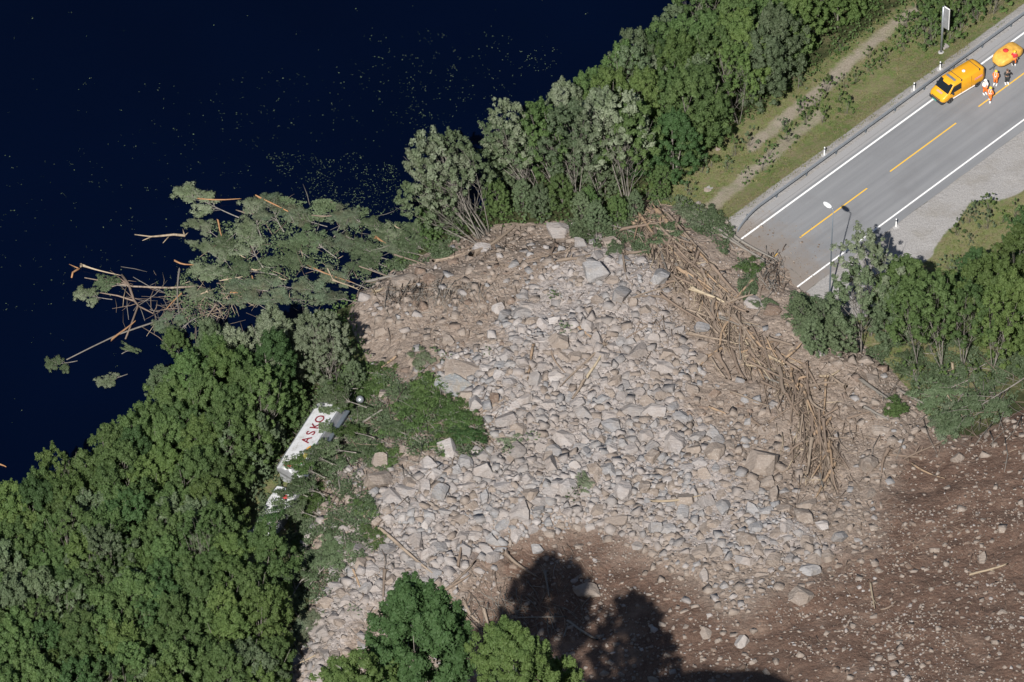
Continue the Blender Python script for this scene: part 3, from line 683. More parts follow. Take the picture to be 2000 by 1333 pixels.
def log_mesh(i, mat):
    if (i, mat) not in LOGM: LOGM[(i, mat)] = log_variant(40+i).mesh('log', M[mat], True)
    return LOGM[(i, mat)]
LCOL = {'wood_tan': 'stripped tan', 'wood_brown': 'muddy brown', 'wood_orange': 'fresh orange', 'wood_pale': 'pale split', 'wood_grey': 'grey barked', 'wood_mixed': 'half-barked brown'}
n_logs = 0
def place_log(p1, p2, r, mat, idx, name='log', lab=None, group='logs of the log jam', cat='log', head=None):
    global n_logs
    d = p2-p1; L_ = d.length
    if L_ < .3: return None
    x = d/L_; up = Vector((0, 0, 1)); y = up.cross(x)
    if y.length < 1e-3: y = Vector((0, 1, 0))
    y.normalize(); z = x.cross(y)
    o = link(name, log_mesh(idx, mat)); o.matrix_world = Matrix(((x.x*L_, y.x*r, z.x*r, p1.x), (x.y*L_, y.y*r, z.y*r, p1.y), (x.z*L_, y.z*r, z.z*r, p1.z), (0, 0, 0, 1)))
    mid = (p1+p2)/2; px, py = to_px(np.array([mid.x]), np.array([mid.y]), np.array([mid.z]))
    sz = 'long' if L_ > 6 else 'medium' if L_ > 3.2 else 'short'
    thin = 'thick' if r > .19 else 'thin' if r < .1 else 'middling'
    tag(o, lab or place_label(head or f'{sz} {thin} {LCOL[mat]} log', float(px[0]), float(py[0])), cat, group); n_logs += 1
    return o
def px_log(x1, y1, x2, y2, wpx, mat, lift=.0, water=False, lab=None, **k):
    g = GW if water else G
    p1, p2 = g(x1, y1), g(x2, y2); r = wpx/43.0
    p1.z += r*.6+lift*random.random(); p2.z += r*.6+lift*random.random()
    idx = k.pop('idx', random.randrange(16))
    return place_log(p1, p2, r, mat, idx, lab=lab, **k)
T_, B_, O_, P_, Y_, X_ = 'wood_tan', 'wood_brown', 'wood_orange', 'wood_pale', 'wood_grey', 'wood_mixed'
MAN = [(1283, 415, 1385, 520, 9, X_), (1300, 418, 1378, 505, 8, T_), (1262, 405, 1285, 440, 6, T_), (1240, 440, 1275, 475, 7, T_), (1245, 422, 1320, 460, 6, T_), (1290, 428, 1345, 470, 7, T_),
       (1400, 450, 1510, 525, 8, Y_), (1410, 465, 1500, 515, 7, Y_), (1420, 455, 1515, 512, 7, Y_), (1205, 467, 1250, 465, 7, T_), (1220, 500, 1270, 490, 7, T_), (1215, 500, 1225, 548, 8, T_),
       (1282, 445, 1288, 478, 9, T_), (1330, 460, 1340, 490, 6, T_), (1355, 540, 1400, 600, 9, T_), (1385, 520, 1440, 580, 8, T_), (1395, 545, 1450, 620, 7, T_), (1470, 552, 1424, 600, 7, X_),
       (1310, 590, 1235, 583, 6, T_), (1240, 583, 1310, 560, 5, T_), (1300, 555, 1330, 545, 7, B_), (1350, 605, 1445, 600, 6, T_), (1340, 610, 1420, 632, 7, T_), (1375, 605, 1420, 665, 9, T_),
       (1345, 655, 1440, 673, 6, T_), (1445, 660, 1580, 720, 5, X_), (1410, 682, 1370, 715, 9, X_), (1402, 697, 1425, 745, 8, T_), (1432, 690, 1455, 745, 8, T_), (1390, 705, 1418, 742, 5, T_),
       (1455, 648, 1450, 672, 8, T_), (1500, 680, 1458, 692, 6, T_), (1520, 725, 1535, 775, 12, T_), (1535, 770, 1562, 815, 10, B_), (1560, 735, 1555, 790, 8, B_), (1570, 760, 1632, 755, 8, T_),
       (1510, 745, 1522, 790, 6, T_), (1425, 766, 1505, 800, 5, T_), (1385, 797, 1418, 812, 7, X_), (1463, 817, 1492, 845, 10, B_), (1588, 815, 1585, 860, 10, B_), (1590, 855, 1625, 818, 11, X_),
       (1598, 855, 1580, 905, 11, B_), (1578, 880, 1582, 940, 7, B_), (1600, 860, 1660, 858, 6, T_), (1575, 865, 1540, 895, 6, B_), (1545, 875, 1550, 910, 6, B_), (1650, 760, 1612, 735, 6, T_),
       (1600, 738, 1640, 727, 6, P_), (1655, 818, 1700, 808, 5, T_), (1180, 677, 1095, 760, 6, T_), (1146, 745, 1172, 702, 8, P_), (1140, 748, 1118, 780, 7, T_), (1042, 680, 1030, 745, 6, X_),
       (1075, 688, 1105, 732, 6, B_), (1113, 628, 1175, 678, 6, X_), (1223, 662, 1275, 632, 4, B_), (985, 780, 932, 815, 6, T_), (1270, 985, 1370, 972, 8, P_), (695, 1005, 740, 1030, 7, T_),
       (738, 1035, 840, 1120, 9, T_), (688, 1115, 718, 1180, 7, X_), (752, 1118, 747, 1190, 7, T_), (850, 1170, 925, 1105, 8, T_), (860, 1165, 915, 1130, 7, B_), (895, 1110, 900, 1065, 7, B_),
       (985, 1085, 1050, 1130, 8, T_), (560, 1315, 630, 1275, 7, P_), (905, 1175, 945, 1225, 8, T_), (945, 1195, 955, 1235, 9, T_), (960, 1225, 1010, 1205, 8, B_), (880, 1180, 935, 1235, 6, B_),
       (925, 500, 1005, 445, 8, T_), (850, 512, 935, 485, 8, T_), (1085, 515, 1160, 500, 9, T_), (985, 520, 1120, 492, 6, T_), (1080, 490, 1086, 520, 7, B_), (700, 558, 775, 545, 8, Y_),
       (730, 575, 750, 563, 6, P_), (1070, 318, 1108, 322, 10, P_), (1135, 335, 1165, 350, 7, O_), (1685, 800, 1735, 822, 7, Y_), (1680, 745, 1740, 790, 8, Y_), (1760, 770, 1830, 800, 7, Y_),
       (1860, 715, 1868, 760, 6, P_), (1845, 770, 1890, 830, 4, P_), (1765, 900, 1850, 860, 6, T_), (1735, 885, 1722, 925, 9, B_), (1780, 910, 1845, 940, 5, X_), (1735, 890, 1800, 895, 6, T_),
       (1895, 1125, 1965, 1108, 6, P_), (1700, 1145, 1708, 1195, 4, P_), (1720, 1195, 1750, 1178, 6, T_), (1000, 1210, 1105, 1210, 4, Y_), (1100, 1250, 1112, 1215, 4, Y_), (1110, 1215, 1165, 1250, 6, Y_),
       (1065, 1120, 1072, 1170, 5, Y_), (615, 880, 700, 835, 5, Y_), (640, 845, 735, 865, 5, Y_), (605, 855, 735, 868, 5, Y_), (680, 850, 745, 808, 6, Y_), (660, 965, 735, 890, 6, Y_), (672, 870, 660, 905, 10, T_),
       (780, 795, 822, 850, 4, Y_), (805, 745, 840, 715, 5, Y_), (775, 700, 735, 730, 5, X_), (590, 930, 598, 962, 9, O_)]
for (a, b, c, d, w, mt) in MAN: px_log(a, b, c, d, w*random.uniform(.6, 1.0), (B_ if mt == T_ and a > 1380 and random.random() < .5 else mt), .35, random.random() < 0)
WLOG = [(217, 667, 262, 633, 7, O_), (160, 523, 235, 541, 5, P_), (385, 394, 470, 393, 5, O_), (500, 388, 562, 418, 6, O_), (610, 424, 662, 422, 5, T_), (350, 525, 352, 640, 6, Y_), (340, 515, 378, 523, 6, O_),
        (430, 550, 475, 545, 5, P_), (450, 575, 500, 574, 5, O_), (492, 540, 498, 570, 5, O_), (600, 520, 690, 557, 5, O_), (735, 470, 795, 498, 5, O_), (770, 503, 830, 522, 6, T_), (490, 527, 512, 530, 6, P_),
        (425, 435, 433, 465, 6, O_), (355, 575, 325, 605, 5, O_), (422, 600, 398, 635, 6, T_), (640, 530, 650, 552, 5, P_), (700, 525, 760, 545, 4, T_), (405, 575, 385, 580, 5, P_), (650, 552, 700, 570, 5, P_), (545, 548, 560, 552, 4, P_),
        (470, 503, 480, 507, 4, P_), (462, 412, 505, 420, 4, T_), (770, 445, 785, 450, 4, P_), (0, 908, 12, 914, 5, O_)]
for (a, b, c, d, w, mt) in WLOG: px_log(a, b, c, d, w*.62, mt, .34, True, group='logs floating on the lake', head=f'floating {LCOL[mt]} log')
JS = [48, 55, 55, 60, 55, 55, 55, 50, 55, 50]
def jam_point():
    t = random.random()**1.2*(len(JAM)-1); i = min(int(t), len(JAM)-2); f = t-i
    x = JAM[i][0]*(1-f)+JAM[i+1][0]*f; y = JAM[i][1]*(1-f)+JAM[i+1][1]*f; s = JS[i]*(1-f)+JS[i+1]*f
    tx, ty = JAM[i+1][0]-JAM[i][0], JAM[i+1][1]-JAM[i][1]; return x+random.gauss(0, .38)*s, y+random.gauss(0, .38)*s*.8, math.atan2(ty, tx)
while n_logs < 292:
    x, y, an = jam_point(); an += random.gauss(0, .5) if random.random() < .7 else random.uniform(-1.5, 1.5)
    L_ = random.uniform(22, 85)*(1 if random.random() < .8 else 1.4); w = random.uniform(2.0, 7.2)
    mt = random.choices([T_, B_, X_, P_, Y_], [30, 36, 20, 3, 11])[0]
    px_log(x-math.cos(an)*L_/2, y-math.sin(an)*L_/2, x+math.cos(an)*L_/2, y+math.sin(an)*L_/2, w, mt, .55)
def sticks(name, items, label, mats):
    Vs = []; Fs = []; Ms = []; off = 0
    for (p1, p2, r, mi) in items:
        d = p2-p1; y = Vector((0, 0, 1)).cross(d)
        if y.length < 1e-4: continue
        y.normalize(); z = d.normalized().cross(y); mid = (p1+p2)/2+y*random.uniform(-.08, .08)*d.length
        v = []
        for (p, k) in ((p1, 1), (mid, .9), (p2, .45)):
            for (a, b) in ((1, 0), (0, 1), (-1, 0), (0, -1)): v.append(p+y*(a*r*k)+z*(b*r*k))
        Vs.append(np.array(v)); f = [(i*4+k, i*4+(k+1) % 4, i*4+4+(k+1) % 4, i*4+4+k) for i in (0, 1) for k in range(4)]+[(3, 2, 1, 0), (8, 9, 10, 11)]
        Fs.append(np.array(f)+off); Ms += [mi]*10; off += 12
    o = link(name, np_mesh(name, np.concatenate(Vs), np.concatenate(Fs), [M[k] for k in mats], False, Ms)); tag(o, label, name.replace('_', ' '), kind='stuff')
items = []; xs = []; 
def add_sticks(n, fn):
    c = [fn() for _ in range(n)]
    ex = np.array([[p[0], p[1], p[2], p[3]] for p in c])
    for k in (0, 2):
        z = np.zeros(n)
        for _ in range(6):
            d = np.stack([ex[:, k]-1000, ex[:, k+1]-666.5], -1); D = FPX*_f[None]+d[:, :1]*np.array([[1., 0, 0]])-d[:, 1:]*_u[None]
            tt = (z-CAM[2])/D[:, 2]; W = CAM[None]+D*tt[:, None]; z = np.maximum(height(W[:, 0], W[:, 1]), WATER)
        W[:, 2] = z
        if k == 0: W0 = W.copy()
    for i in range(n):
        r = c[i][4]; a = Vector(W0[i]); b = Vector(W[i]); l = random.random()*c[i][6]; a.z += r+l*random.random(); b.z += r+l*random.random()
        if (a-b).length < 6: items.append((a, b, r, c[i][5]))
def f_jam():
    x, y, an = jam_point(); an += random.gauss(0, .75); L_ = random.uniform(8, 45); return (x, y, x+math.cos(an)*L_, y+math.sin(an)*L_, random.uniform(.02, .06), random.choice((0, 0, 0, 1, 1, 2)), .5)
def f_pile(cx_, cy_, sx2, sy2, l0, l1, ms, lift, an0=None, sp=1.2):
    def f():
        x, y = random.gauss(cx_, sx2), random.gauss(cy_, sy2); an = (random.uniform(0, 3.14) if an0 is None else an0+random.gauss(0, sp)); L_ = random.uniform(l0, l1)
        return (x, y, x+math.cos(an)*L_, y+math.sin(an)*L_, random.uniform(.015, .045), random.choice(ms), lift)
    return f
add_sticks(1500, f_jam)
for a in ((1250, 430, 35, 22, 10, 45, (0, 0, 1, 2), .5), (970, 480, 80, 18, 8, 35, (0, 1, 1), .2), (880, 600, 90, 50, 6, 28, (0, 1, 1, 3), .1), (1290, 600, 60, 50, 8, 35, (0, 1), .2), (1640, 800, 60, 60, 8, 40, (0, 1, 1), .2),
          (1620, 930, 70, 60, 8, 40, (0, 1, 1), .2), (940, 1195, 45, 30, 10, 45, (0, 1, 1, 3), .4), (1040, 1130, 70, 40, 8, 30, (0, 1), .15), (1750, 1100, 160, 110, 6, 25, (0, 1, 1), .05), (1020, 1200, 60, 40, 12, 50, (3, 3, 1), .4),
          (1900, 770, 70, 40, 20, 80, (3, 3, 1), .8), (690, 990, 60, 60, 12, 50, (3, 3, 1), .5), (1510, 530, 14, 20, 8, 35, (1, 3), .5), (640, 850, 70, 40, 15, 60, (3, 3, 3, 1), .8), (640, 1100, 60, 60, 12, 55, (3, 3, 1), .5),
          (860, 560, 60, 12, 20, 60, (3, 3, 0), .3), (800, 560, 40, 12, 20, 70, (3, 1), .4)):
    add_sticks(150 if a[2] < 100 else 260, f_pile(*a))
add_sticks(260, f_pile(830, 820, 80, 50, 15, 70, (3, 3, 1, 0), .6)); add_sticks(120, f_pile(660, 830, 40, 35, 20, 70, (3, 3, 1), 1.2))
sticks('splintered_wood', items, 'splinters, twigs and torn roots strewn over the landslide', ['wood_tan', 'wood_brown', 'wood_pale', 'wood_grey'])
items = []
for a in ((410, 590, 60, 24, 12, 60, (3, 0, 3, 2, 1), .25), (500, 540, 90, 40, 10, 45, (3, 0, 2), .35), (640, 470, 90, 40, 12, 50, (3, 1, 3), .5), (450, 565, 50, 18, 10, 30, (0, 2, 0), .2), (330, 590, 60, 25, 20, 80, (3, 1), .1)):
    add_sticks(60, f_pile(*a))
sticks('floating_twigs', items, 'broken twigs and bark floating in the branch raft on the lake', ['wood_tan', 'wood_brown', 'wood_pale', 'wood_grey'])

# ------------------------------------------------------------------ trees
def leaves(P, N, size, r):
    n = len(P); t = r.normal(size=(n, 3)); t -= (t*N).sum(1)[:, None]*N; t /= np.linalg.norm(t, axis=1)[:, None]+1e-9; b = np.cross(N, t)
    L_ = size*r.uniform(.7, 1.35, (n, 1)); W_ = L_*r.uniform(.5, .75, (n, 1)); dr = N*L_*.18
    V = np.stack([P-t*L_, P+b*W_+dr, P+t*L_, P-b*W_+dr], 1).reshape(-1, 3); F = np.arange(4*n).reshape(-1, 4); return V, F
def clump_leaves(C, R, OUT, per, size, r, flat=.8, up=.45):
    Ps = []; Ns = []
    for c, rc, o in zip(C, R, OUT):
        k = max(8, int(per*(rc/.7)**2)); d = r.normal(size=(k, 3))+o*.75+np.array([0, 0, up]); d /= np.linalg.norm(d, axis=1)[:, None]
        Ps.append(c+d*rc*r.uniform(.25, 1.18, (k, 1))*np.array([1, 1, flat])); nn = d+r.normal(size=(k, 3))*.42+np.array([0, 0, .35]); Ns.append(nn/np.linalg.norm(nn, axis=1)[:, None])
    return leaves(np.concatenate(Ps), np.concatenate(Ns), size, r)
def crown_mesh(seed, Ht, R, zb, nc, per, size=.135, spiky=.4):
    r = np.random.default_rng(seed); C = []; RR = []; OUT = []
    lob = r.uniform(0, 6.28, 3)
    while len(C) < nc:
        u = r.random()**.8; z = zb+(Ht-zb)*u; prof = math.sin(math.pi*min(1, .16+.80*u**.9))**.7
        a = r.uniform(0, 6.28); rl = R*prof*(1+.2*math.sin(2*a+lob[0])+.15*math.sin(3*a+lob[1]+4*u)+.13*math.sin(7*a+lob[2]+9*u)); q = r.uniform(.3, 1)**.55
        c = np.array([math.cos(a)*rl*q, math.sin(a)*rl*q, z+r.normal()*.2]); o = np.array([math.cos(a)*.8, math.sin(a)*.8, .5+.6*u]); o /= np.linalg.norm(o)
        rc = R*r.uniform(.07, .17)*(1.05 if R > 4 else 1); C.append(c); RR.append(rc); OUT.append(o)
        if r.random() < spiky:
            for k in range(1, 3): C.append(c+o*np.array([.6, .6, 1.1])*rc*.8*k); RR.append(rc*(1-.3*k)); OUT.append(o)
    V, F = clump_leaves(np.array(C), RR, OUT, per, size, r); return np_mesh('crown', V, F), C
def trunk_mesh(seed, Ht, R, zb, C, stems=1, r0=.16):
    r = random.Random(seed); mb = MB()
    for s in range(stems):
        dx, dy = (r.uniform(-.12, .12), r.uniform(-.12, .12)) if stems == 1 else (r.uniform(-.2, .2), r.uniform(-.2, .2)); w1, w2 = r.uniform(0, 6), r.uniform(0, 6)
        pt = lambda t: Vector((dx*Ht*t+.12*math.sin(3*t+w1), dy*Ht*t+.12*math.sin(3*t+w2), -.4+(Ht*.92+.4)*t))
        rr = r0*r.uniform(.7, 1.0) if stems > 1 else r0
        mb.tube([pt(i/8) for i in range(9)], [rr*(1.25 if i == 0 else 1-.108*i) for i in range(9)], 7)
        for _ in range(11 if stems == 1 else 6):
            c = Vector(C[r.randrange(len(C))]); t = max(.15, min(.9, (c.z-1.2)/Ht*r.uniform(.6, .9))); a = pt(t)
            c = a.lerp(c, .85); mb.tube([a, a.lerp(c, .5)+Vector((0, 0, .15)), c], [rr*.34, rr*.2, rr*.06], 4)
        if stems > 2 and zb > 2:                                                   # fine bare side branches below the crown
            for _ in range(7):
                t = r.uniform(.2, .6); a = pt(t); an = r.uniform(0, 6.28); L_ = r.uniform(.9, 2.0); mb.tube([a, a+Vector((math.cos(an)*L_*.4, math.sin(an)*L_*.4, L_*.55)), a+Vector((math.cos(an)*L_*.75, math.sin(an)*L_*.75, L_*1.25))], [.024, .016, .006], 4)
    return mb.mesh('trunk', M['bark'], True)
KIND = {}
def tree_kind(nm, seed, Ht, R, zb, nc, per, stems=1, size=.135, r0=.15, spiky=.4):
    cm, C = crown_mesh(seed, Ht, R, zb, nc, per, size, spiky); cm.materials.append(M['leaf_mid']); KIND.setdefault(nm, []).append((cm, trunk_mesh(seed, Ht, R, zb, C, stems, r0), Ht))
for i in range(6): tree_kind('dense', 10+i, 9+.5*(i % 3), 2.75+.25*(i % 2), .5, 430, 330, 1 if i % 2 else 3, .095, .085)
for i in range(4): tree_kind('tall', 30+i, 10.5, 2.45, 4.9-.3*i, 220, 300, 4 if i % 2 else 3, .098, .058, .6)
for i in range(4): tree_kind('bush', 50+i, 1.7, 1.1, .05, 34, 120, 3, .085, .02, .5)
for i in range(2): tree_kind('big', 70+i, 16, 4.4, 1.5, 860, 270, 2, .12, .16, 1.0)
TREES = []
def tree_top(kind, px, py_top, z_top, mat, lab, var, wide):
    p = at_z(px, py_top, z_top); h_ = H(p[0], p[1]); Ht = KIND[kind][var][2]; sv = (z_top-h_)/(Ht*1.0)
    return tree(kind, px, py_top, mat, wide, (0, 0), lab, 'trees in the foreground', var=var, base=Vector((p[0], p[1], h_)), hs=sv/wide)
def tree(kind, px, py, mat, s=1.0, lean=(0, 0), lab=None, group='trees of the lakeside wood', cat='tree', name=None, var=None, base=None, hs=1.0):
    b = base if base is not None else G(px, py)
    cm, tm, Ht = KIND[kind][var if var is not None else random.randrange(len(KIND[kind]))]
    nm = name or {'dense': 'leafy_tree', 'tall': 'slender_tree', 'bush': 'bush', 'big': 'leafy_tree'}[kind]
    t = empty(nm, b); t.rotation_mode = 'XYZ'
    R_ = Matrix.Rotation(lean[0], 4, 'Y') @ Matrix.Rotation(-lean[1], 4, 'X') @ Matrix.Rotation(random.uniform(0, 6.28), 4, 'Z')
    t.matrix_world = Matrix.Translation(b) @ R_ @ Matrix.Diagonal((s, s, s*hs, 1))
    c = link('crown', cm, t); c.material_slots[0].link = 'OBJECT'; c.material_slots[0].material = M[mat]
    link('trunk' if kind != 'bush' else 'stem', tm, t)
    top = t.matrix_world @ Vector((0, 0, Ht*.7)); qx_, qy_ = to_px(np.array([top.x]), np.array([top.y]), np.array([top.z])); qx_, qy_ = float(qx_[0]), float(qy_[0])
    cw = {'leaf_mid': 'mid green', 'leaf_bright': 'bright green', 'leaf_deep': 'deep green', 'leaf_sage': 'sage grey-green', 'leaf_dull': 'dull green', 'leaf_dry': 'olive'}[mat]
    adj = {'dense': 'dense leafy tree', 'tall': 'slender tree', 'bush': 'low bush', 'big': 'big leafy tree'}[kind]
    if lean != (0, 0) and abs(lean[0])+abs(lean[1]) > .2: adj = 'leaning '+adj
    tag(t, lab or place_label(f'{cw} {adj}', qx_, qy_), cat, group); TREES.append(t); return t
# woods: spread bases through an outline drawn on the ground
def spread(poly, step, cond=None, jit=0, seed=1):
    P = np.array([tuple(G(x, y))[:2] for x, y in poly]); r = np.random.default_rng(seed); got = []
    lo, hi = P.min(0), P.max(0); c = r.uniform(lo, hi, (9000, 2)); ins = sd_poly(c[:, 0], c[:, 1], [tuple(q) for q in P]) > 0; c = c[ins]
    for p in c:
        if all((p[0]-q[0])**2+(p[1]-q[1])**2 > step*step for q in got): got.append(p)
    return got
LEFTW = [(-90, 1225), (0, 1130), (130, 1040), (260, 925), (400, 820), (470, 790), (530, 800), (540, 870), (505, 905), (455, 965), (432, 1010), (430, 1120), (470, 1160), (520, 1170), (535, 1260), (530, 1400), (500, 1500), (200, 1580), (-90, 1580)]
for p in spread(LEFTW, 2.12, seed=3):
    h_ = H(*p); m_ = random.choices(['leaf_mid', 'leaf_bright', 'leaf_deep', 'leaf_dull', 'leaf_sage'], [62, 16, 9, 13, 0])[0]
    tree('dense' if random.random() < .85 else 'tall', 0, 0, m_, random.uniform(.80, 1.0), (random.uniform(-.08, .08), random.uniform(-.08, .08)), base=Vector((p[0], p[1], max(h_, -4.1))), hs=random.uniform(.9, 1.1))
TOPW = [(1190, 250), (1260, 190), (1360, 110), (1500, 10), (1640, -100), (1900, -160), (1740, -25), (1640, 55), (1560, 125), (1490, 200), (1440, 258), (1395, 305), (1345, 340), (1290, 365), (1240, 372), (1180, 340)]
for p in spread(TOPW, 2.2, seed=4):
    h_ = H(*p); qx_, qy_ = to_px(np.array([p[0]]), np.array([p[1]]), np.array([h_]))
    m_ = random.choices(['leaf_mid', 'leaf_bright', 'leaf_deep', 'leaf_dull'], [54, 30, 8, 8])[0]
    if qx_[0] < 1280 and random.random() < .6: m_ = 'leaf_sage' if random.random() < .45 else 'leaf_dull'
    tree('dense' if random.random() < .8 else 'tall', 0, 0, m_, random.uniform(.80, 1.0), (random.uniform(-.1, .04), random.uniform(-.06, .1)), base=Vector((p[0], p[1], max(h_, -4.1))), group='trees of the upper lakeside wood')
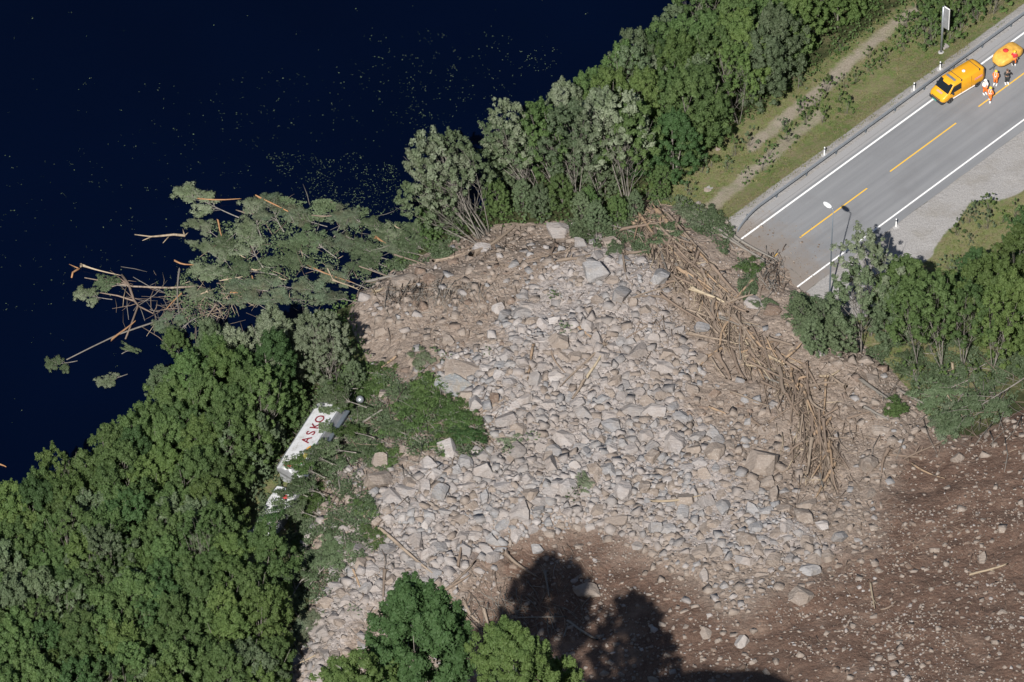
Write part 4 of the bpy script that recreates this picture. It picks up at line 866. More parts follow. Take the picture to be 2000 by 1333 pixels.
# single trees with their own look: kind, base px, material, scale, lean (x, y), label
SP = [('tall', 945, 462, 'leaf_sage', 1.12, (-.55, .10), 'leaning sage tree with bare grey stems, leftmost on the shore', 0), ('tall', 952, 455, 'leaf_dull', 1.02, (-.36, .22), 'tall leaning tree rising just behind the leftmost shore tree', 1),
      ('tall', 930, 475, 'leaf_dull', .85, (-.85, .1), 'low leaning tree sprawling left from the shore', 2), ('tall', 938, 468, 'leaf_sage', 1.15, (-.48, .18), 'leaning sage tree filling the middle of the leftmost shore fan', 3), 
      ('dense', 905, 440, 'leaf_dull', .42, (-.2, 0), 'dull thicket over the water left of the lip', 0), ('dense', 980, 420, 'leaf_mid', .45, (-.2, 0), 'mid green thicket between the first two leaning trees', 1), ('dense', 1060, 425, 'leaf_dull', .42, (-.1, 0), 'dull green thicket above the left end of the pale mound', 3), ('dense', 1100, 410, 'leaf_mid', .45, (-.1, 0), 'mid green thicket above the right end of the pale mound', 5),
      ('dense', 1135, 435, 'leaf_dull', .36, (0, 0), 'small dull thicket left of the slide lip thicket', 2), ('dense', 850, 470, 'leaf_mid', .40, (-.3, 0), 'mid green thicket at the inner end of the raft', 1), ('dense', 1240, 425, 'leaf_dull', .33, (0, 0), 'small dull thicket at the top of the log jam', 0), ('dense', 1290, 385, 'leaf_mid', .4, (0, 0), 'mid green thicket right of the tall sage tree', 4), ('dense', 1180, 380, 'leaf_dull', .6, (0, 0), 'dull green young tree between the sage trees', 3), ('dense', 1120, 370, 'leaf_dull', .65, (-.1, 0), 'dull green young tree behind the slender bare-stemmed one', 0), ('dense', 1000, 370, 'leaf_dull', .6, (-.2, 0), 'dull green tree over the water left of the second leaning one', 5),
      ('dense', 545, 880, 'leaf_dull', .34, (-.1, 0), 'dull bushy tree touching the lettering side of the truck', 0), ('dense', 520, 912, 'leaf_mid', .46, (0, 0), 'mid green bushy tree left of the truck belly', 1), ('dense', 500, 950, 'leaf_dull', .40, (0, 0), 'dull low tree by the gap between the white boxes', 4), ('dense', 578, 812, 'leaf_mid', .42, (0, 0), 'mid green bushy tree at the upper left of the truck', 3), ('dense', 690, 765, 'leaf_dull', .36, (0, 0), 'dull low tree right of the top of the truck', 2), ('dense', 640, 790, 'leaf_dull', .3, (.1, 0), 'low dull thicket at the top end of the truck', 1),
      ('tall', 1048, 400, 'leaf_sage', 1.05, (-.32, .20), 'second leaning sage tree on the shore with bare stems', 1),
      ('tall', 1060, 388, 'leaf_dull', .95, (-.45, .05), 'leaning dull green tree between the two sage shore trees', 0), ('tall', 1095, 400, 'leaf_mid', 1.05, (-.22, .16), 'mid green leaning tree third along the shore', 3),
      ('tall', 1130, 405, 'leaf_dull', 1.1, (-.12, .08), 'slender bare-stemmed tree above the pale rock mound', 2), ('tall', 1175, 395, 'leaf_sage', 1.12, (-.06, .06), 'upright sage tree above the middle of the slide lip', 1),
      ('tall', 1218, 395, 'leaf_sage', 1.2, (-.05, .04), 'tall sage tree with several bare stems above the log jam', 0), ('tall', 1225, 398, 'leaf_mid', 1.08, (.05, .05), 'green tree leaning right above the log jam', 2),
      ('dense', 1180, 320, 'leaf_sage', .95, (-.05, 0), 'round sage tree in the wood behind the leaning trees', 0), ('dense', 1115, 300, 'leaf_sage', .85, (-.1, 0), 'sage tree at the water edge left of the upper wood', 2),
      ('dense', 1060, 335, 'leaf_mid', .8, (-.12, 0), 'mid green tree at the water behind the second leaning tree', 1), ('dense', 1150, 260, 'leaf_mid', .8, (0, 0), 'mid green tree at the water edge of the upper wood', 3),
      ('dense', 1020, 415, 'leaf_dull', .38, (0, 0), 'dull green thicket at the foot of the second leaning tree', 2), ('dense', 1165, 455, 'leaf_dull', .40, (0, 0), 'dull green thicket on the slide lip right of the pale mound', 4),
      ('dense', 870, 455, 'leaf_dull', .45, (-.3, 0), 'dull green thicket at the foot of the leftmost leaning tree', 4), ('dense', 1205, 440, 'leaf_mid', .36, (0, 0), 'mid green thicket under the tall sage tree', 1), ('dense', 1150, 420, 'leaf_mid', .36, (0, 0), 'mid green thicket above the pale mound', 0),
      ('dense', 545, 752, 'leaf_sage', .92, (-.05, .05), 'pale sage tree above the truck, left of two', 0), ('dense', 600, 742, 'leaf_sage', .8, (.04, .05), 'pale sage tree above the truck, right of two', 3), ('tall', 655, 760, 'leaf_sage', .80, (-.12, .1), 'pale slender tree with bare stems just above the truck', 1),
      ('tall', 640, 755, 'leaf_sage', .72, (.1, 0), 'thin sage tree right above the top of the truck', 3), ('dense', 625, 660, 'leaf_bright', .34, (0, 0), 'small bright green tree at the shaded hollow', 1), ('dense', 470, 780, 'leaf_sage', .86, (-.1, 0), 'sage tree at the upper edge of the left wood', 1),
      ('dense', 360, 720, 'leaf_mid', .5, (-.2, 0), 'small mid green tree leaning over the water at the wood tip', 0), ('dense', 420, 730, 'leaf_dull', .6, (-.1, 0), 'dull green tree at the tip of the left wood', 5), ('dense', 330, 790, 'leaf_dull', .5, (-.15, 0), 'dull low tree at the water edge of the left wood', 3),
      ('tall', 500, 935, 'leaf_dull', .72, (.02, .02), 'slender tree with white stems left of the truck', 2), ('tall', 470, 955, 'leaf_dull', .8, (-.12, 0), 'leaning white-stemmed tree at the dark gap', 0), ('dense', 485, 985, 'leaf_dull', .36, (-.1, 0), 'low dull tree beside the middle of the truck', 2),
      ('tall', 1700, 655, 'leaf_sage', 1.12, (-.05, .03), 'tall sage tree at the road edge, highest of the right clump', 0), ('tall', 1680, 690, 'leaf_dull', .98, (-.1, 0), 'dull slender tree left of the right clump', 3), ('dense', 1768, 660, 'leaf_mid', .98, (0, 0), 'round mid green tree second from the left in the right clump', 1),
      ('dense', 1830, 665, 'leaf_mid', .86, (0, 0), 'mid green tree in the middle of the right clump', 0), ('tall', 1790, 715, 'leaf_mid', .95, (-.08, 0), 'bare-stemmed tree in front of the right clump', 2), ('tall', 1840, 720, 'leaf_mid', 1.0, (-.12, .03), 'tree with long pale stems in front of the right clump', 1),
      ('dense', 1920, 660, 'leaf_bright', 1.05, (0, 0), 'bright green round tree right of the clump', 3), ('dense', 1990, 610, 'leaf_bright', 1.0, (0, 0), 'bright green tree at the right edge of the picture', 2), ('dense', 1965, 700, 'leaf_bright', .95, (0, 0), 'bright green tree lowest at the right edge', 5),
      ('dense', 2040, 660, 'leaf_mid', 1.0, (0, 0), 'mid green tree cut by the right edge of the picture', 4), ('dense', 2010, 520, 'leaf_deep', .7, (0, 0), 'deep green tree at the right edge above the bright ones', 1), ('dense', 1900, 590, 'leaf_deep', .62, (0, 0), 'deep green tree behind the bright round one', 2),
      ('tall', 1880, 715, 'leaf_mid', .9, (.05, 0), 'thin multi-stemmed tree under the bright round one', 3), ('tall', 1940, 720, 'leaf_bright', .9, (0, 0), 'bright slender tree low at right', 0),
      ('dense', 1735, 670, 'leaf_dull', .78, (0, 0), 'dull green tree filling the left of the right clump', 4), ('dense', 1600, 690, 'leaf_dull', .42, (-.2, .0), 'low dull green tree pushed over by the slide', 1), ('dense', 1650, 690, 'leaf_dull', .52, (-.2, .0), 'low dull green tree beside the slide edge', 3), ('dense', 1570, 625, 'leaf_dull', .30, (-.2, 0), 'low green thicket at the cut road edge', 2), ('dense', 1610, 640, 'leaf_dull', .36, (-.1, 0), 'low green thicket under the lamp pole', 0)]
for (k, x, y, mt, s, ln, lab, v) in SP: tree(k, x, y, mt, s, ln, lab, 'trees at the slide edge', var=v)
tree_top('big', 820, 1172, 56, 'leaf_deep', 'big dark green tree at the bottom middle, its top against the rubble', 0, 1.1)
tree_top('big', 1000, 1243, 56, 'leaf_bright', 'big bright green tree at the bottom, right of the dark one', 1, .82)
tree_top('dense', 690, 1292, 55, 'leaf_bright', 'bright treetop at the bottom edge, left of the dark tree', 1, 1.2)
tree_top('dense', 1098, 1300, 47, 'leaf_bright', 'bright treetop at the bottom edge, right of the big bright tree', 3, .85)
# bushes: the row between track and guardrail, the gravel edge, the foot of the wood
rowb = [(1460, 345), (1480, 325), (1510, 290), (1540, 262), (1563, 238), (1585, 215), (1607, 198), (1630, 182), (1650, 160), (1668, 148), (1690, 133), (1712, 118), (1730, 104), (1752, 90), (1770, 74), (1790, 60), (1805, 75), (1818, 55), (1838, 42), (1800, 40), (1822, 28), (1850, 30), (1870, 20), (1870, 45), (1890, 12), (1905, 22), (1925, 5), (1945, 12), (1862, 62), (1770, 52), (1692, 108), (1620, 172), (1560, 205), (1850, 10), (1900, 0), (1930, -10), (1820, 5), (1640, 205), (1600, 235)]
for (x, y) in rowb:
    for _ in range(2 if x > 1730 else 1):
        s = random.uniform(.9, 1.35)*(1.4 if x > 1780 else .82); tree('bush', x+random.uniform(-12, 12), y+random.uniform(-8, 8)+10, random.choice(['leaf_mid', 'leaf_bright', 'leaf_mid', 'leaf_bright']), s, (.001, 0), group='bushes between the track and the guardrail', cat='bush')
for (x, y) in ((1890, 430), (1905, 415), (1870, 455), (1925, 440), (1930, 410), (1850, 520), (1870, 530), (1895, 470), (1960, 430), (1985, 420), (1830, 560), (1330, 330), (1345, 375), (1300, 385), (1280, 372), (1370, 330), (1390, 320), (1420, 325), (1430, 300), (1300, 350), (1265, 385), (1340, 405), (1365, 415), (1325, 395), (1530, 250), (1560, 165), (1640, 95), (1465, 280), (1790, 735), (1850, 740), (1770, 720), (1930, 745), (1900, 735)):
    tree('bush', x, y+6, random.choice(['leaf_mid', 'leaf_bright', 'leaf_dull']), random.uniform(.6, 1.2), (.001, 0), group='bushes at the wood edge and gravel bank', cat='bush')
for (x, y) in ((1085, 575), (1100, 640), (952, 685), (995, 880), (1120, 965), (850, 690), (700, 780), (1040, 850), (1460, 540), (690, 1190), (835, 760), (900, 835), (700, 925), (1080, 575), (720, 520), (640, 985), (700, 1085), (870, 695)):
    tree('bush', x, y+6, random.choice(['leaf_mid', 'leaf_dull', 'leaf_dull']), random.uniform(.45, .85), (.001, 0), group='small bushes torn along in the landslide', cat='bush', hs=.6)

# ------------------------------------------------------------------ felled trees
def felled(seed, L_, spread_, nc, per, size, hgt):
    r = np.random.default_rng(seed); C = []; RR = []; OUT = []; mb = MB()
    sp = lambda t: np.array([L_*t, .35*math.sin(3*t+seed), .25+.15*math.sin(4*t)])
    tr0 = .085
    mb.tube([sp(i/8) for i in range(9)], [tr0*(1-.1*i) for i in range(9)], 7)
    for k in range(12):
        t = r.uniform(.3, .95); s = 1 if k % 2 else -1; b = sp(t); ln = spread_*r.uniform(.5, 1.1)*(1.15-t*.6); an = s*r.uniform(.35, .95)
        e = b+np.array([math.cos(an)*ln, math.sin(an)*ln, r.uniform(-.1, hgt)]); m = (b+e)/2+np.array([0, 0, .15]); mb.tube([b, m, e], [.035, .022, .008], 4)
        for j in range(nc//12+1):
            q = r.uniform(.35, 1.05); c = b*(1-q)+e*q+r.normal(size=3)*np.array([.3, .3, .12]); C.append(c); RR.append(r.uniform(.28, .52)); o = np.array([math.cos(an), math.sin(an), .6]); OUT.append(o/np.linalg.norm(o))
    for j in range(6): c = sp(r.uniform(.75, 1.05)); C.append(c+r.normal(size=3)*.2); RR.append(.45); OUT.append(np.array([.8, 0, .6]))
    V, F = clump_leaves(np.array(C), RR, OUT, per, size, r, .55, .5); me = np_mesh('crown', V, F); me.materials.append(M['leaf_dull']); return me, mb.mesh('trunk', M['bark'], True)
FELL = [felled(80+i, 6.2, 2.9, 84, 150, .095, .7) for i in range(5)]
def fell(x1, y1, x2, y2, mat, water=False, lift=0, group=None, wide=1.0, lab=None, thick=1.0):
    g = GW if water else G; a, b = g(x1, y1), g(x2, y2); a.z += lift; b.z += lift; d = b-a; s = d.length/6.6
    if s < .1: return
    cm, tm = FELL[random.randrange(5)]; t = empty('fallen_tree', a); x = d.normalized(); y = Vector((0, 0, 1)).cross(x).normalized(); z = x.cross(y)
    k = min(max(s, .6), 1.15)*wide
    t.matrix_world = Matrix(((x.x*s, y.x*k, z.x*k*thick, a.x), (x.y*s, y.y*k, z.y*k*thick, a.y), (x.z*s, y.z*k, z.z*k*thick, a.z), (0, 0, 0, 1)))
    c = link('crown', cm, t); c.material_slots[0].link = 'OBJECT'; c.material_slots[0].material = M[mat]; link('trunk', tm, t)
    cw = {'leaf_mid': 'mid green', 'leaf_bright': 'bright green', 'leaf_deep': 'deep green', 'leaf_sage': 'sage', 'leaf_dull': 'dull green', 'leaf_dry': 'olive'}[mat]
    tag(t, lab or place_label(f'{"floating" if water else "felled"} {cw} tree', (x1*.4+x2*.6), (y1*.4+y2*.6)), 'fallen tree', group or ('fallen trees floating on the lake' if water else 'fallen trees lying on the slide')); return t
random.seed(21)
FLO = [(470, 420, 350, 375, 'leaf_sage'), (520, 470, 485, 395, 'leaf_sage'), (560, 450, 515, 385, 'leaf_dry'), (800, 490, 740, 450, 'leaf_sage'), (440, 470, 370, 430, 'leaf_sage'), (430, 510, 385, 470, 'leaf_sage'), (460, 530, 410, 480, 'leaf_sage'), (470, 545, 375, 520, 'leaf_sage'), (480, 500, 425, 460, 'leaf_dull'), (540, 540, 440, 520, 'leaf_dull'), (600, 560, 500, 555, 'leaf_dry'), (640, 540, 540, 500, 'leaf_dull'), (660, 500, 580, 460, 'leaf_dull'), (740, 500, 640, 465, 'leaf_dry'), (780, 510, 690, 480, 'leaf_dull'), (620, 590, 520, 580, 'leaf_dry'), (560, 590, 460, 580, 'leaf_sage'), (820, 480, 760, 450, 'leaf_dull'), (680, 580, 580, 560, 'leaf_dry'), (430, 590, 370, 560, 'leaf_sage'), (220, 580, 150, 575, 'leaf_sage'), (250, 560, 190, 545, 'leaf_dull'), (250, 730, 190, 745, 'leaf_sage'), (240, 690, 255, 675, 'leaf_dull'), (390, 620, 320, 660, 'leaf_dull'), (370, 590, 310, 640, 'leaf_dry'), (150, 700, 95, 715, 'leaf_dull'), (650, 460, 690, 410, 'leaf_dry'), (540, 565, 450, 560, 'leaf_dry'), (860, 480, 800, 440, 'leaf_dull'), (760, 520, 720, 500, 'leaf_dull'), (520, 520, 470, 450, 'leaf_sage'), (610, 510, 560, 470, 'leaf_dull'), (790, 475, 715, 432, 'leaf_dull'), (825, 500, 735, 478, 'leaf_sage'), (720, 560, 630, 538, 'leaf_dry'), (760, 535, 680, 515, 'leaf_dull'), (850, 495, 780, 470, 'leaf_dull'), (700, 590, 620, 570, 'leaf_dry'), (640, 440, 560, 412, 'leaf_dry'), (740, 445, 650, 418, 'leaf_dry')]
for (a, b, c, d, mt) in FLO: fell(a, b+4, c, d+4, mt, True, .02, None, random.uniform(.75, 1.05), None, .6)
FEL = [(960, 860, 870, 800, 'leaf_mid'), (930, 860, 840, 790, 'leaf_mid'), (955, 895, 900, 830, 'leaf_deep'), (900, 800, 820, 750, 'leaf_mid'), (800, 790, 710, 750, 'leaf_mid'), (760, 740, 690, 720, 'leaf_mid'), (780, 830, 690, 800, 'leaf_dull'), (860, 880, 760, 840, 'leaf_mid'), (760, 870, 670, 840, 'leaf_dull'),
       (820, 905, 730, 890, 'leaf_mid'), (750, 910, 690, 870, 'leaf_dull'), (680, 880, 640, 810, 'leaf_mid'), (720, 800, 660, 830, 'leaf_mid'), (740, 770, 670, 790, 'leaf_mid'), (690, 930, 620, 880, 'leaf_dull'), (640, 980, 590, 910, 'leaf_dull'), (620, 960, 580, 1030, 'leaf_dull'), (590, 1010, 600, 940, 'leaf_dull'),
       (650, 1000, 730, 1000, 'leaf_mid'), (700, 1010, 740, 1070, 'leaf_mid'), (680, 1050, 620, 1100, 'leaf_dull'), (710, 1060, 640, 1090, 'leaf_mid'), (600, 1160, 660, 1060, 'leaf_dull'), (570, 1190, 610, 1090, 'leaf_dull'), (560, 1270, 620, 1200, 'leaf_dry'), (600, 1300, 570, 1240, 'leaf_dry'), (620, 1090, 580, 1060, 'leaf_mid'),
       (2000, 735, 1850, 845, 'leaf_dull'), (1940, 700, 1850, 760, 'leaf_dull'), (1910, 735, 1800, 800, 'leaf_dull'), (1760, 770, 1740, 815, 'leaf_mid'), (1840, 700, 1770, 690, 'leaf_dull'),
       (1640, 690, 1555, 600, 'leaf_dull'), (1660, 680, 1590, 590, 'leaf_dull'), (1620, 690, 1560, 640, 'leaf_dull'), (1500, 560, 1450, 520, 'leaf_mid'), (1480, 620, 1500, 590, 'leaf_dull'), (1390, 440, 1330, 400, 'leaf_sage'), (1410, 470, 1370, 410, 'leaf_dull'), (1430, 490, 1400, 430, 'leaf_dull'), (1400, 460, 1340, 420, 'leaf_sage'),
       (1250, 470, 1160, 430, 'leaf_dull'), (1200, 480, 1130, 450, 'leaf_dull'), (1240, 500, 1190, 490, 'leaf_dull'), (1330, 500, 1290, 450, 'leaf_dull'), (830, 480, 790, 440, 'leaf_mid'), (900, 470, 840, 440, 'leaf_mid'), (890, 490, 830, 480, 'leaf_dull'), (1005, 890, 990, 860, 'leaf_sage'), (870, 690, 810, 715, 'leaf_sage'), (1120, 970, 1150, 940, 'leaf_sage')]
FEL += [(960, 880, 890, 850, 'leaf_mid'), (900, 870, 820, 830, 'leaf_mid'), (860, 850, 790, 790, 'leaf_mid'), (840, 800, 760, 760, 'leaf_dull'), (800, 750, 730, 730, 'leaf_mid'), (760, 800, 700, 760, 'leaf_mid'), (820, 870, 750, 820, 'leaf_dull'), (800, 920, 720, 900, 'leaf_dull'), (900, 900, 840, 870, 'leaf_mid'), (880, 830, 830, 770, 'leaf_mid'), (720, 850, 660, 800, 'leaf_dull'),
        (740, 890, 680, 850, 'leaf_dull'), (670, 960, 640, 900, 'leaf_dull'), (640, 1040, 590, 970, 'leaf_mid'), (600, 1110, 570, 1050, 'leaf_dull'), (640, 1140, 590, 1120, 'leaf_dull'), (590, 1230, 570, 1160, 'leaf_dull'), (940, 840, 890, 790, 'leaf_mid'), (720, 760, 680, 740, 'leaf_dull'), (1890, 770, 1830, 850, 'leaf_sage'), (1800, 760, 1770, 700, 'leaf_dull')]
for (a, b, c, d, mt) in FEL: fell(a, b, c, d, mt, False, .05, None, random.uniform(.75, 1.0), None, .85)
for (a, b, c, d, mt, lf) in ((720, 838, 634, 822, 'leaf_dull', 2.6), (700, 800, 648, 812, 'leaf_mid', 2.6), (730, 880, 668, 860, 'leaf_mid', 1.2), (700, 910, 620, 905, 'leaf_dull', 1.6), (640, 990, 580, 975, 'leaf_dull', 1.4), (620, 1030, 560, 1020, 'leaf_dull', 1.2), (560, 1060, 520, 1035, 'leaf_deep', 1.5), (655, 935, 602, 915, 'leaf_dull', 1.7), (640, 960, 575, 935, 'leaf_mid', 1.6), (600, 1000, 555, 985, 'leaf_dull', 1.6), (690, 800, 660, 830, 'leaf_mid', 1.9)):
    fell(a, b, c, d, mt, False, lf, 'branches fallen on the wreck', .8, None, 1.2)
# bare branches afloat
def bare_branch(paths, mat, lab):
    ctr = GW(*paths[0][0][0]); t = MB()
    for pts, w0, w1 in paths:
        P = [GW(x, y)-ctr+Vector((0, 0, .06+w0/60)) for x, y in pts]; n = len(P); t.tube(P, [(w0+(w1-w0)*i/(n-1))/43 for i in range(n)], 6)
    o = t.build('bare_branch', M[mat], None, True); o.location = ctr; tag(o, lab, 'branch', 'bare branches afloat')
bare_branch([([(362, 463), (340, 461), (310, 464), (295, 465), (263, 461)], 6, 2), ([(330, 464), (318, 477)], 3, 1), ([(295, 465), (278, 472)], 3, 1), ([(360, 461), (357, 449)], 3, 1), ([(361, 462), (368, 456)], 3, 1)], 'wood_pale', 'lone bare forked branch with a torn root, floating off the raft')
bare_branch([([(380, 562), (330, 565), (260, 562), (220, 555), (165, 545)], 5, 2), ([(240, 556), (200, 567)], 2, 1), ([(260, 562), (215, 545)], 3, 1)], 'wood_tan', 'long pale branch reaching left from the raft')
bare_branch([([(238, 540), (252, 560), (262, 590), (270, 600), (255, 640), (245, 665)], 6, 3), ([(262, 590), (230, 580), (195, 574)], 4, 2), ([(270, 600), (300, 615)], 4, 2), ([(252, 560), (215, 530)], 3, 1)], 'wood_brown', 'crooked branch hanging down from the left end of the raft')
bare_branch([([(330, 622), (270, 642), (230, 656), (180, 680), (130, 705)], 4, 2)], 'wood_grey', 'thin bent stem trailing into the lake below the orange log')
bare_branch([([(155, 527), (142, 535), (140, 545)], 5, 3), ([(155, 527), (135, 518)], 3, 1)], 'wood_orange', 'short hooked branch at the far left end of the raft')

# ------------------------------------------------------------------ leaves on the lake, grass
FLP = [([(250, 170), (900, 90), (1080, 120), (960, 260), (820, 420), (600, 400), (400, 370)], 420), ([(520, 300), (760, 300), (820, 420), (600, 410)], 620), ([(0, 330), (330, 250), (450, 400), (330, 560), (0, 620)], 160), ([(0, 0), (1250, 0), (1000, 220), (0, 900)], 130), ([(700, 60), (1120, 60), (1050, 200), (800, 260)], 200)]
Pl = []
for poly, n in FLP:
    xs, ys = np.array(poly).T; k = 0
    while k < n:
        x, y = random.uniform(xs.min(), xs.max()), random.uniform(ys.min(), ys.max())
        if sd_poly(np.array([x]), np.array([y]), poly)[0] > 0 and vnoise(np.array([x/45]), np.array([y/30]), 5)[0] > random.random()*.75:
            k += 1; w = at_z(x, y, WATER+.025)
            for _ in range(random.choice((1, 1, 1, 2, 3))): Pl.append(w+np.array([random.gauss(0, .12), random.gauss(0, .12), random.uniform(0, .02)]))
Pl = np.array(Pl); r_ = np.random.default_rng(5); Nn = np.array([[0, 0, 1.]])+r_.normal(size=(len(Pl), 3))*.18; Nn /= np.linalg.norm(Nn, axis=1)[:, None]
V1, F1 = leaves(Pl, Nn, .034, r_); sc_ = np.repeat(r_.uniform(.5, 1.6, len(Pl))**1.5, 4)[:, None]; ctr = np.repeat(Pl, 4, 0); V1 = ctr+(V1-ctr)*sc_
tag(link('floating_leaves', np_mesh('floating_leaves', V1, F1, [M['leaf_dull']])), 'pale torn leaves scattered over the dark lake', 'leaves', kind='stuff')
def grass_on(n, fn, hgt):
    P = fn(n); k = len(P); r = np.random.default_rng(9); a = r.uniform(0, 6.28, k); d = np.stack([np.cos(a), np.sin(a), np.zeros(k)], -1)
    hh_ = hgt*r.uniform(.5, 1.5, (k, 1)); w = .035*r.uniform(.7, 1.6, (k, 1)); ln = r.normal(size=(k, 3))*np.array([1, 1, 0])*hh_*.45
    V = np.stack([P-d*w, P+d*w, P+d*w*.5+ln*.5+np.array([0, 0, 1])*hh_*.6, P+ln+np.array([0, 0, 1])*hh_], 1).reshape(-1, 3); return V, np.arange(4*k).reshape(-1, 4)
def verge(n):
    x = np.random.default_rng(31).uniform(8, 50, n); y = np.random.default_rng(32).uniform(-12, 48, n); h_, px, py, s_, dk_, gr_ = height(x, y, True); a, d = da(x, y)
    t = np.minimum(d_line(px, py, TRACKS[0]), d_line(px, py, TRACKS[1])); lay_ = sd_poly(px, py, LAYBY)
    g = (((d > 6) & (d < 16)) | ((d < -7) & (lay_ < -4) & (px > 1600) & (d > -24))) & (s_ < 6) & (t > 11) & (vnoise(x/1.3, y/1.3, 61) > .3); return np.stack([x, y, h_], -1)[g]
V2, F2 = grass_on(60000, verge, .16); tag(link('grass', np_mesh('grass', V2, F2, [M['grass']])), 'rough grass on the verges beside the road', 'grass', kind='stuff')
def floor_(n):
    x = np.random.default_rng(41).uniform(-52, 40, n); y = np.random.default_rng(42).uniform(-60, 48, n); h_, px, py, s_, dk_, gr_ = height(x, y, True); a, d = da(x, y)
    g = (d > 14.5) & (d < 26.2) & (s_ < 12) & (h_ > WATER-.1); return np.stack([x, y, h_+.15], -1)[g]
Pf = floor_(110000); r_ = np.random.default_rng(6); Nn = np.array([[0, 0, .8]])+r_.normal(size=(len(Pf), 3))*.5; Nn /= np.linalg.norm(Nn, axis=1)[:, None]; Pf = Pf+np.stack([np.zeros(len(Pf)), np.zeros(len(Pf)), r_.uniform(0, 1.0, len(Pf))], -1)
V3, F3 = leaves(Pf, Nn, .14, r_); tag(link('undergrowth', np_mesh('undergrowth', V3, F3, [M['leaf_mid']])), 'low green undergrowth beneath the lakeside trees', 'undergrowth', kind='stuff')

# ------------------------------------------------------------------ van
def paint(name, col, rough=.35, coat=.3):
    m, nt, bs = new_mat(name); tc = nd(nt, 'ShaderNodeTexCoord').outputs['Object']
    c = mixc(nt, math_n(nt, 'MULTIPLY', ramp(nt, noise(nt, 3, 5, .6, tc), .45, .8), .25), col, [q*.75+.03 for q in col]); nt.links.new(c, bs.inputs['Base Color'])
    bs.inputs['Roughness'].default_value = rough+.1; bs.inputs['Coat Weight'].default_value = coat*.5; bs.inputs['Coat Roughness'].default_value = .15; return m
M['van_yellow'] = paint('orange_yellow_paint', (.74, .35, .012)); M['tarp_yellow'] = simple('yellow_tarpaulin', (.66, .36, .06), .6, 0, .22, 3)
M['glass'] = simple('dark_glass', (.012, .016, .02), .08); M['lamp_glass'] = simple('headlight_glass', (.6, .62, .65), .12, .3); M['red'] = simple('red_fabric', (.55, .03, .03), .8)
M['pink_decal'] = simple('faded_red_decal', (.72, .30, .24), .5, 0, .25, 9); M['plate'] = simple('green_number_plate', (.05, .35, .28), .5)
def loft_body(name, stations, mat, parent, low=.34):
    vs = []; fs = []
    for (x, top, w) in stations:
        b = min(1.05, top-.12); half = [(w*.90, low), (w*.985, low+.16), (w, .75 if top > 1 else low+.25), (w*.985, b), (w*.90, top-.13 if top > 1.3 else top-.05), (w*.80, top-.02), (w*.4, top+.02)]
        vs += [(x, y, z) for y, z in half]+[(x, -y, z) for y, z in half[::-1]]
    n = 14
    for i in range(len(stations)-1):
        for k in range(n): fs.append((i*n+k, (i+1)*n+k, (i+1)*n+(k+1) % n, i*n+(k+1) % n))
    fs.append(tuple(range(n))); fs.append(tuple((len(stations)-1)*n+k for k in range(n))[::-1])
    mb = MB(); mb.add(vs, fs); o = mb.build(name, mat, parent, True); return o
def wheel(parent, x, y, r=.34, w=.22):
    R_ = Matrix.Rotation(math.pi/2, 3, 'X'); t = MB().lathe([(r*.6, -w/2), (r*.95, -w/2), (r, -w*.3), (r, w*.3), (r*.95, w/2), (r*.6, w/2)], 20, (x, y, r), R_).build('wheel', M['black'], parent, True)
    MB().lathe([(r*.58, -w*.42), (r*.6, -w*.52), (r*.15, -w*.40)], 16, (x, y, r), R_).build('rim', M['steel'], t); MB().lathe([(r*.15, w*.40), (r*.6, w*.52), (r*.58, w*.42)], 16, (x, y, r), R_).build('rim', M['steel'], t)
fw, rwl = Vector((22.6, 2.29, 0)), Vector((26.0, 1.98, 0)); dv = (fw-rwl).normalized(); cxy = (fw+rwl)/2
hdw = Vector((RV[0]*dv.x+RN[0]*dv.y, RV[1]*dv.x+RN[1]*dv.y, 0)); lft = Vector((-hdw.y, hdw.x, 0))
van = empty('van', rw(cxy.x, cxy.y, .005)-lft*.86, math.atan2(hdw.y, hdw.x)); tag(van, 'orange-yellow panel van parked over the white edge line', 'van')
loft_body('body', [(-2.70, 1.70, .84), (-2.62, 1.88, .92), (-2.35, 1.96, .96), (.95, 1.98, .96), (1.2, 1.93, .95), (1.55, 1.58, .95), (1.95, 1.20, .945), (2.3, 1.05, .92), (2.5, .92, .86), (2.6, .74, .74)], M['van_yellow'], van)
def plate(name, pts, mat, parent, t=.02):
    P = [Vector(p) for p in pts]; nrm = (P[1]-P[0]).cross(P[2]-P[0]).normalized(); n = len(P)
    v = [p-nrm*t for p in P]+[p+nrm*t for p in P]; f = [tuple(range(n))[::-1], tuple(n+k for k in range(n))]+[(k, (k+1) % n, n+(k+1) % n, n+k) for k in range(n)]
    return MB().add(v, f).build(name, mat, parent)
plate('windscreen', [(1.22, -.76, 1.89), (1.22, .76, 1.89), (1.92, .85, 1.24), (1.92, -.85, 1.24)][::-1], M['glass'], van)
